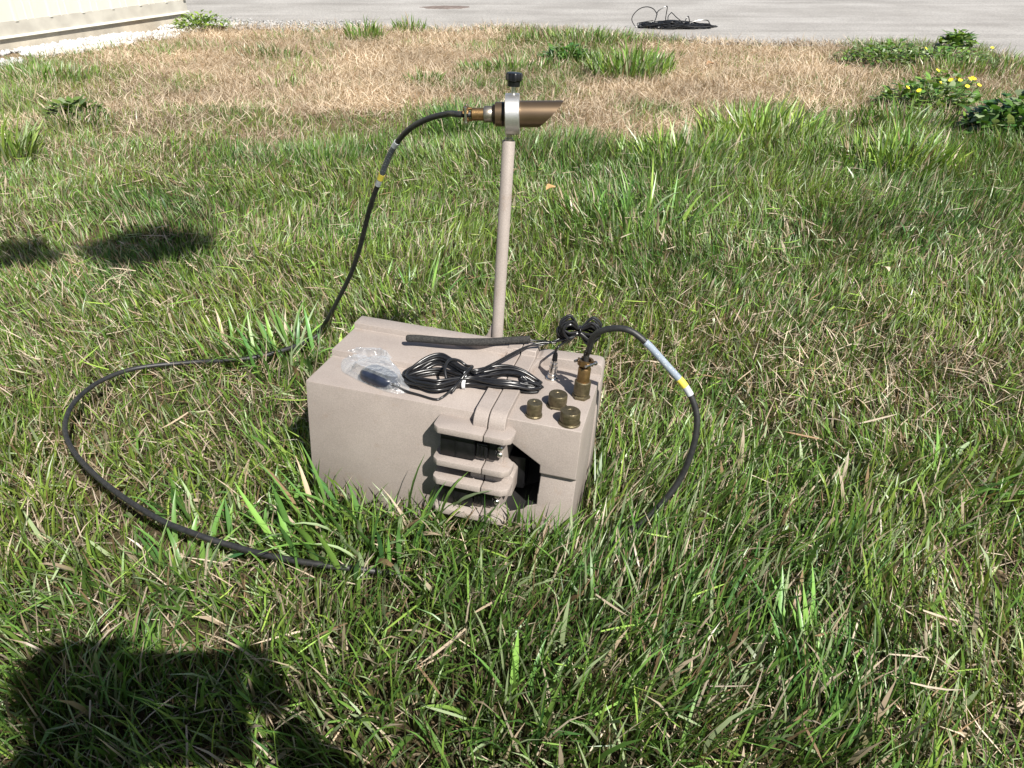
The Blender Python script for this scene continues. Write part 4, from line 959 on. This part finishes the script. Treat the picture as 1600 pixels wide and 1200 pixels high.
# ------------------------------------------------------------------ leafy weeds
M_LEAF = grass_material('weed_leaf', .25, .4, .5)
def weed(px, py, n, rx, ry, H, ls, tone, label, flowers=0, bright=1.0):
    c = gp(px, py, 0); o = empty('weed_plant', (c[0], c[1], 0)); tag(o, label, 'weed', 'leafy weeds near the road')
    V2, C2, F2, S2, SF = [], [], [], [], []
    for i in range(n):
        a = random.uniform(0, 6.28); r = math.sqrt(random.random()); h = H*random.uniform(.15, 1)*(1-.55*r*r); q = np.array([rx*r*math.cos(a), ry*r*math.sin(a), h])
        d = np.array([math.cos(a)+random.gauss(0, .6), math.sin(a)+random.gauss(0, .6), random.gauss(.25, .45)]); d /= np.linalg.norm(d); s = np.cross(d, [0, 0, 1]); s = s/(np.linalg.norm(s)+1e-6)
        l = ls*random.uniform(.6, 1.3); b = len(V2); cc_ = green(1, np.array([tone]))[0]*bright; nn = np.cross(s, d)
        for t, w_, up_ in ((0, .05, 0), (.3, .32, .06), (.65, .30, .05), (1, .02, -.05)):
            V2 += [q+d*l*t-s*l*w_+nn*l*up_, q+d*l*t+s*l*w_+nn*l*up_]; C2 += [cc_, cc_*1.1]
        for k in range(3): F2.append((b+2*k, b+2*k+1, b+2*k+3, b+2*k+2))
    me = pyd('foliage', V2, F2); a_ = me.attributes.new('col', 'FLOAT_COLOR', 'POINT'); a_.data.foreach_set('color', np.concatenate([np.array(C2), np.ones((len(C2), 1))], 1).astype('f').ravel())
    obj('foliage', me, M_LEAF, o)
    bmS = []
    for k in range(9):
        a = random.uniform(0, 6.28); r = random.uniform(.2, .8); st = sweep([(0.02*math.cos(a), .02*math.sin(a), 0), (rx*r*.5*math.cos(a), ry*r*.5*math.sin(a), H*.45), (rx*r*math.cos(a), ry*r*math.sin(a), H*.8)], .003, 5, 'stem'); obj('stem', st, M_STEM, o)
    for k in range(flowers):
        a = random.uniform(0, 6.28); r = math.sqrt(random.random()); q = np.array([rx*r*math.cos(a), ry*r*math.sin(a)-.02, H*random.uniform(.75, 1.05)])
        PV, PF = [], []; tilt = np.array([random.gauss(0, .3), -.5, 1]); dd, uu, vv = frame(tilt)
        for m_ in range(14):
            an = m_*6.283/14; b = len(PV)
            for t, w_ in ((.003, .002), (.008, .003), (.012, .0012)):
                e = uu*math.cos(an)+vv*math.sin(an); f2 = -uu*math.sin(an)+vv*math.cos(an); PV += [q+e*t-f2*w_+dd*(.004+.2*t), q+e*t+f2*w_+dd*(.004+.2*t)]
            PF += [(b, b+1, b+3, b+2), (b+2, b+3, b+5, b+4)]
        fl = obj('flower', pyd('flower', PV, PF), M_PETAL, o)
        obj('flower_centre', lathe([(0, .003), (.003, .0045), (.006, .003)], q, dd, 10, name='flower_centre'), M_YELLOW, fl)
        obj('flower_stalk', sweep([q, (q[0]*.6, q[1]*.6, 0)], .0022, 5, 'flower_stalk'), M_STEM, fl)
M_STEM = simple('green_stem', (.07, .12, .03), (.11, .17, .045), 40, .6); M_PETAL = simple('yellow_petal', (.72, .56, .02), (.82, .66, .04), 60, .6)
weed(1440, 175, 420, .26, .16, .17, .045, .0, 'leafy weed with small yellow flowers at upper right', 7)
weed(1475, 150, 200, .16, .12, .13, .04, .1, 'low weed with a few yellow flowers behind the larger one', 5)
weed(1572, 218, 620, .20, .16, .20, .055, -.5, 'dark green broad-leaved weed at the right edge of the photo', 0)
weed(1385, 100, 620, .36, .18, .15, .035, .0, 'low bushy green weed on the road edge at upper right', 0, .9)
weed(1480, 105, 420, .30, .18, .13, .035, .1, 'sprawling green weed right of the bushy one', 2)
weed(1490, 82, 180, .12, .08, .16, .06, .2, 'taller leafy weed sticking up against the road', 0)
weed(316, 48, 420, .24, .14, .16, .04, .7, 'yellow-green bushy weed at the corner of the shed', 0, 1.1)
weed(885, 98, 200, .18, .10, .12, .05, -.4, 'dark leafy weed left of the bright green tuft by the road', 0)
weed(120, 185, 200, .13, .08, .09, .05, .2, 'dull green weed in the upper left straw', 0, .6)

# ------------------------------------------------------------------ fallen leaves
def fallen(px, py, z, s, c, rot, label):
    c0 = gp(px, py, z); V2, F2 = [], []
    for i in range(7):
        t = i/6; w_ = s*.36*math.sin(math.pi*min(.97, t*.92+.06))
        for j in (-1, 0, 1): V2.append((s*(t-.5), j*w_, .18*s*abs(j)*(.6+.5*math.sin(3*t))+.12*s*math.sin(5*t)))
    for i in range(6):
        for j in (0, 1): F2.append((i*3+j, i*3+j+1, i*3+j+4, i*3+j+3))
    o = obj('fallen_leaf', pyd('fallen_leaf', V2, F2, 60), simple('dry_leaf', tuple(x*.8 for x in c), c, 90, .7)); o.location = Vector(c0); o.rotation_euler = (.2, -.2, rot); tag(o, label, 'leaf', 'fallen leaves')
fallen(861, 294, .10, .04, (.36, .22, .09), .6, 'curled tan dry leaf on the grass right of the mast')
fallen(1383, 420, .085, .028, (.62, .52, .36), 1.9, 'small pale dry leaf in the right-hand lawn')
fallen(1110, 100, .05, .06, (.26, .15, .075), .4, 'rusty brown dry leaf in the straw below the road')
fallen(722, 178, .06, .06, (.45, .24, .10), 1.2, 'brown dry leaf in the straw under the cable plug')

# ------------------------------------------------------------------ the photographer, kneeling behind the camera; only the shadow reaches the picture
M_SKIN = simple('skin', (.42, .25, .17), (.50, .31, .22), 30, .5); M_SHIRT = simple('grey_shirt', (.10, .11, .13), (.15, .16, .18), 60, .9, bump=.3); M_JEANS = simple('blue_trousers', (.035, .05, .09), (.06, .08, .13), 80, .9, bump=.3); M_HAIR = simple('dark_hair', (.02, .014, .01), (.04, .03, .02), 90, .6); M_SHOE = simple('black_shoe', (.015, .015, .015), (.03, .03, .03), 40, .6)
def skin_obj(name, V, E, Rr, material, parent=None, root=0, sub=2):
    me = bpy.data.meshes.new(name); me.from_pydata([tuple(v) for v in V], E, []); o = obj(name, me, material, parent)
    md = o.modifiers.new('skin', 'SKIN'); md.use_smooth_shade = True; sk = me.skin_vertices[0].data
    for i, r in enumerate(Rr):
        sk[i].radius = (r, r) if not isinstance(r, tuple) else r; sk[i].use_root = (i == root)
    s2 = o.modifiers.new('sub', 'SUBSURF'); s2.levels = sub; s2.render_levels = sub; return o
PX, PY = .0, -.63
V2 = [(0, .20, .52), (0, .22, .66), (0, .27, .82), (0, .33, .96), (0, .36, .99), (0, .385, 1.045), (0, .415, 1.135), (0, .435, 1.215)]
Rr = [(.155, .12), (.14, .11), (.165, .115), (.13, .09), (.058, .058), (.066, .075), (.082, .098), (.055, .065)]
E2 = [(i, i+1) for i in range(7)]
def chain(start, pts, rs):
    pr = start
    for p, r in zip(pts, rs): V2.append(p); Rr.append(r); E2.append((pr, len(V2)-1)); pr = len(V2)-1
    return pr
hands = []
for s in (-1, 1):
    w_ = chain(3, [(s*.185, .33, .955), (s*.235, .40, .80), (s*.255, .45, .685), (s*.20, .53, .78), (s*.125, .595, .875)], [.062, .050, .043, .040, .028])
    hands.append(w_)
    chain(0, [(s*.10, .22, .46), (s*.12, .36, .28), (s*.125, .46, .075), (s*.125, .30, .065), (s*.125, .08, .062), (s*.125, .0, .06)], [.10, .078, .058, .055, .04, .04])
pers = skin_obj('person', V2, E2, Rr, M_SKIN, None, 0, 2); pers.location = (PX, PY, 0)
tag(pers, 'person kneeling behind the camera holding up a phone, only the shadow seen', 'person')
def cloth(name, idx_pts, E, Rr_, material): return skin_obj(name, idx_pts, E, Rr_, material, pers, 0, 2)
sv = [(0, .195, .42), (0, .22, .62), (0, .27, .82), (0, .33, .965), (0, .345, 1.0)]; sr = [(.185, .150), (.168, .136), (.182, .132), (.142, .10), (.085, .08)]; se = [(0, 1), (1, 2), (2, 3), (3, 4)]
for s in (-1, 1):
    b = len(sv); sv += [(s*.185, .33, .957), (s*.235, .40, .80), (s*.255, .45, .69), (s*.20, .53, .78), (s*.15, .575, .848)]; sr += [.073, .061, .055, .050, .042]; se += [(3, b), (b, b+1), (b+1, b+2), (b+2, b+3), (b+3, b+4)]
cloth('shirt', sv, se, sr, M_SHIRT)
tv = [(0, .205, .60), (0, .20, .48)]; tr_ = [(.160, .130), (.165, .135)]; te = [(0, 1)]
for s in (-1, 1):
    b = len(tv); tv += [(s*.10, .22, .455), (s*.12, .36, .28), (s*.125, .46, .080), (s*.125, .30, .075), (s*.125, .12, .070)]; tr_ += [.112, .09, .070, .066, .055]; te += [(1, b), (b, b+1), (b+1, b+2), (b+2, b+3), (b+3, b+4)]
cloth('trousers', tv, te, tr_, M_JEANS)
for s in (-1, 1): cloth('shoe', [(s*.125, .10, .07), (s*.125, .02, .055), (s*.125, -.06, .05), (s*.125, -.12, .10)], [(0, 1), (1, 2), (2, 3)], [.05, .05, .045, .04], M_SHOE)
cloth('hair', [(0, 0.380, 1.155), (0, 0.400, 1.220), (0, 0.440, 1.245)], [(0, 1), (1, 2)], [(.085, .075), (.088, .085), (.06, .055)], M_HAIR)
for s in (-1, 1):
    cloth('ear', [(s*.080, 0.410, 1.155), (s*.090, 0.403, 1.140), (s*.084, 0.410, 1.120)], [(0, 1), (1, 2)], [.012, .012, .008], M_SKIN)
    cloth('eye', [(s*.033, 0.497, 1.150), (s*.033, 0.505, 1.150)], [(0, 1)], [.010, .009], M_TIE)
cloth('nose', [(0, 0.507, 1.150), (0, 0.523, 1.120), (0, 0.510, 1.110)], [(0, 1), (1, 2)], [.010, .014, .010], M_SKIN)
cloth('mouth', [(-.022, 0.497, 1.080), (0, 0.505, 1.079), (.022, 0.497, 1.080)], [(0, 1), (1, 2)], [.006, .007, .006], simple('lips', (.38, .16, .13), (.44, .2, .16), 30, .5))
# phone in both hands, its lens at the camera
ph = empty('mobile_phone', (.0, -.012, CAM_H-.040)); ph.rotation_euler = (-PITCH*.6, 0, 0); tag(ph, 'black mobile phone held level by the photographer behind the camera', 'phone')
bm = bm_box(-.08, .08, -.0042, .0042, -.0005, .0755, .006, 3); obj('phone_body', mesh_from(bm, 'phone_body', 30), M_BLACK, ph)
bm = bm_box(-.076, .076, -.0050, -.0041, .004, .071); obj('screen', mesh_from(bm, 'screen'), M_SHADE_SCREEN, ph)
bm = bm_box(-.081, .081, -.0040, -.0012, -.082, -.0012, .0012); obj('shadow_flap', mesh_from(bm, 'shadow_flap', 30), M_BLACK, ph)  # flap added below the phone to lengthen its cast shadow
for s in (-1, 1):           # hands: palm and five fingers closed round the ends of the phone
    wr = Vector((s*.125, .595, .875)); pc_ = Vector((s*.118-.0, .618, .905)); 
    hv = [tuple(wr), tuple(pc_), (s*.112, .622, .935)]; he = [(0, 1), (1, 2)]; hr = [.026, (.030, .017), (.026, .014)]
    cloth('palm', hv, he, hr, M_SKIN)
    for k, (dz, l) in enumerate(((.950, .066), (.935, .072), (.918, .068), (.902, .056))):
        fx = s*.104
        cloth('finger', [(s*.120, .622, dz-.006), (s*.115, .640, dz), (s*.096, .646, dz+.002), (s*(.115-l*.62), .640, dz+.001)], [(0, 1), (1, 2), (2, 3)], [.0092, .0088, .008, .007], M_SKIN)
    cloth('thumb', [(s*.112, .606, .900), (s*.094, .594, .912), (s*.074, .592, .924), (s*.058, .594, .932)], [(0, 1), (1, 2), (2, 3)], [.0125, .0110, .0100, .0082], M_SKIN)

# ------------------------------------------------------------------ unseen tree added behind the photographer so its bough tip shades a lawn patch
TB = np.array([-2.6, -2.1, 0.0]); tree = empty('added_shade_tree', TB); tag(tree, 'unseen broadleaf tree added behind the camera so its bough tip shades a patch of lawn', 'tree')
M_BARK = simple('grey_brown_bark', (.07, .05, .035), (.14, .105, .075), 22, .95, bump=.9, bscale=40)
sdn = np.array(sd); shade = gp(225, 370, .05); TIP = shade+sdn*4.6
def tpart(name, P, rad, mtl=M_BARK): return obj(name, sweep(catmull(np.array(P)-TB, 6), .1, 12, name, rad=np.interp(np.linspace(0, 1, (len(P)-1)*6+1), np.linspace(0, 1, len(rad)), rad)), mtl, tree)
tpart('trunk', [TB+[0, 0, -.1], TB+[.03, 0, .8], TB+[-.04, .05, 1.8], TB+[.02, .02, 2.8], TB+[0, .05, 4.2]], [.20, .15, .13, .11, .05])
tpart('limb', [TB+[0, .02, 2.5], TB+[.7, .5, 2.95], (TB+[0, 0, 2.6])*.35+TIP*.65+[0, 0, .15], TIP+[-.25, -.12, .05], TIP], [.07, .05, .03, .015, .006])
cl = [(TIP, np.array([.20, .15, .10]), 620, .055), (TIP+np.array([-.42, -.10, .02]), np.array([.22, .12, .10]), 150, .05)]
for k in range(7):
    a = k*.9+1.2; e = TB+np.array([math.cos(a)*1.1-.5, math.sin(a)*1.1-.5, 3.2+.32*k]); tpart('limb', [TB+[0, .03, 2.0+.28*k], (TB+[0, 0, 2.4+.3*k])*.5+e*.5, e], [.06, .04, .012])
    for q in range(3): cl.append((e+np.array([random.uniform(-.5, .5), random.uniform(-.5, .5), random.uniform(-.3, .5)]), np.array([.6, .6, .45]), 420, .075))
VV, FF, CC = [], [], []
for c_, r_, n_, ls_ in cl:
    u = rng.normal(size=(n_, 3)); u /= np.linalg.norm(u, axis=1)[:, None]; p = c_+u*r_*rng.random((n_, 1))**.4-TB
    d1 = rng.normal(size=(n_, 3)); d1 /= np.linalg.norm(d1, axis=1)[:, None]; d2 = np.cross(d1, rng.normal(size=(n_, 3))); d2 /= np.linalg.norm(d2, axis=1)[:, None]
    b = len(VV)*0+sum(len(v) for v in VV); l = ls_*rng.uniform(.7, 1.3, (n_, 1))
    VV.append(np.stack([p-d1*l, p+d2*l*.5, p+d1*l, p-d2*l*.5], 1).reshape(-1, 3)); FF.append(b+np.arange(n_*4).reshape(-1, 4)); CC.append(np.repeat(green(n_, np.zeros(n_))*.6, 4, 0))
me = pyd('crown', np.concatenate(VV), np.concatenate(FF)); cc_ = np.concatenate(CC); a_ = me.attributes.new('col', 'FLOAT_COLOR', 'POINT'); a_.data.foreach_set('color', np.concatenate([cc_, np.ones((len(cc_), 1))], 1).astype('f').ravel())
obj('crown', me, M_LEAF, tree)
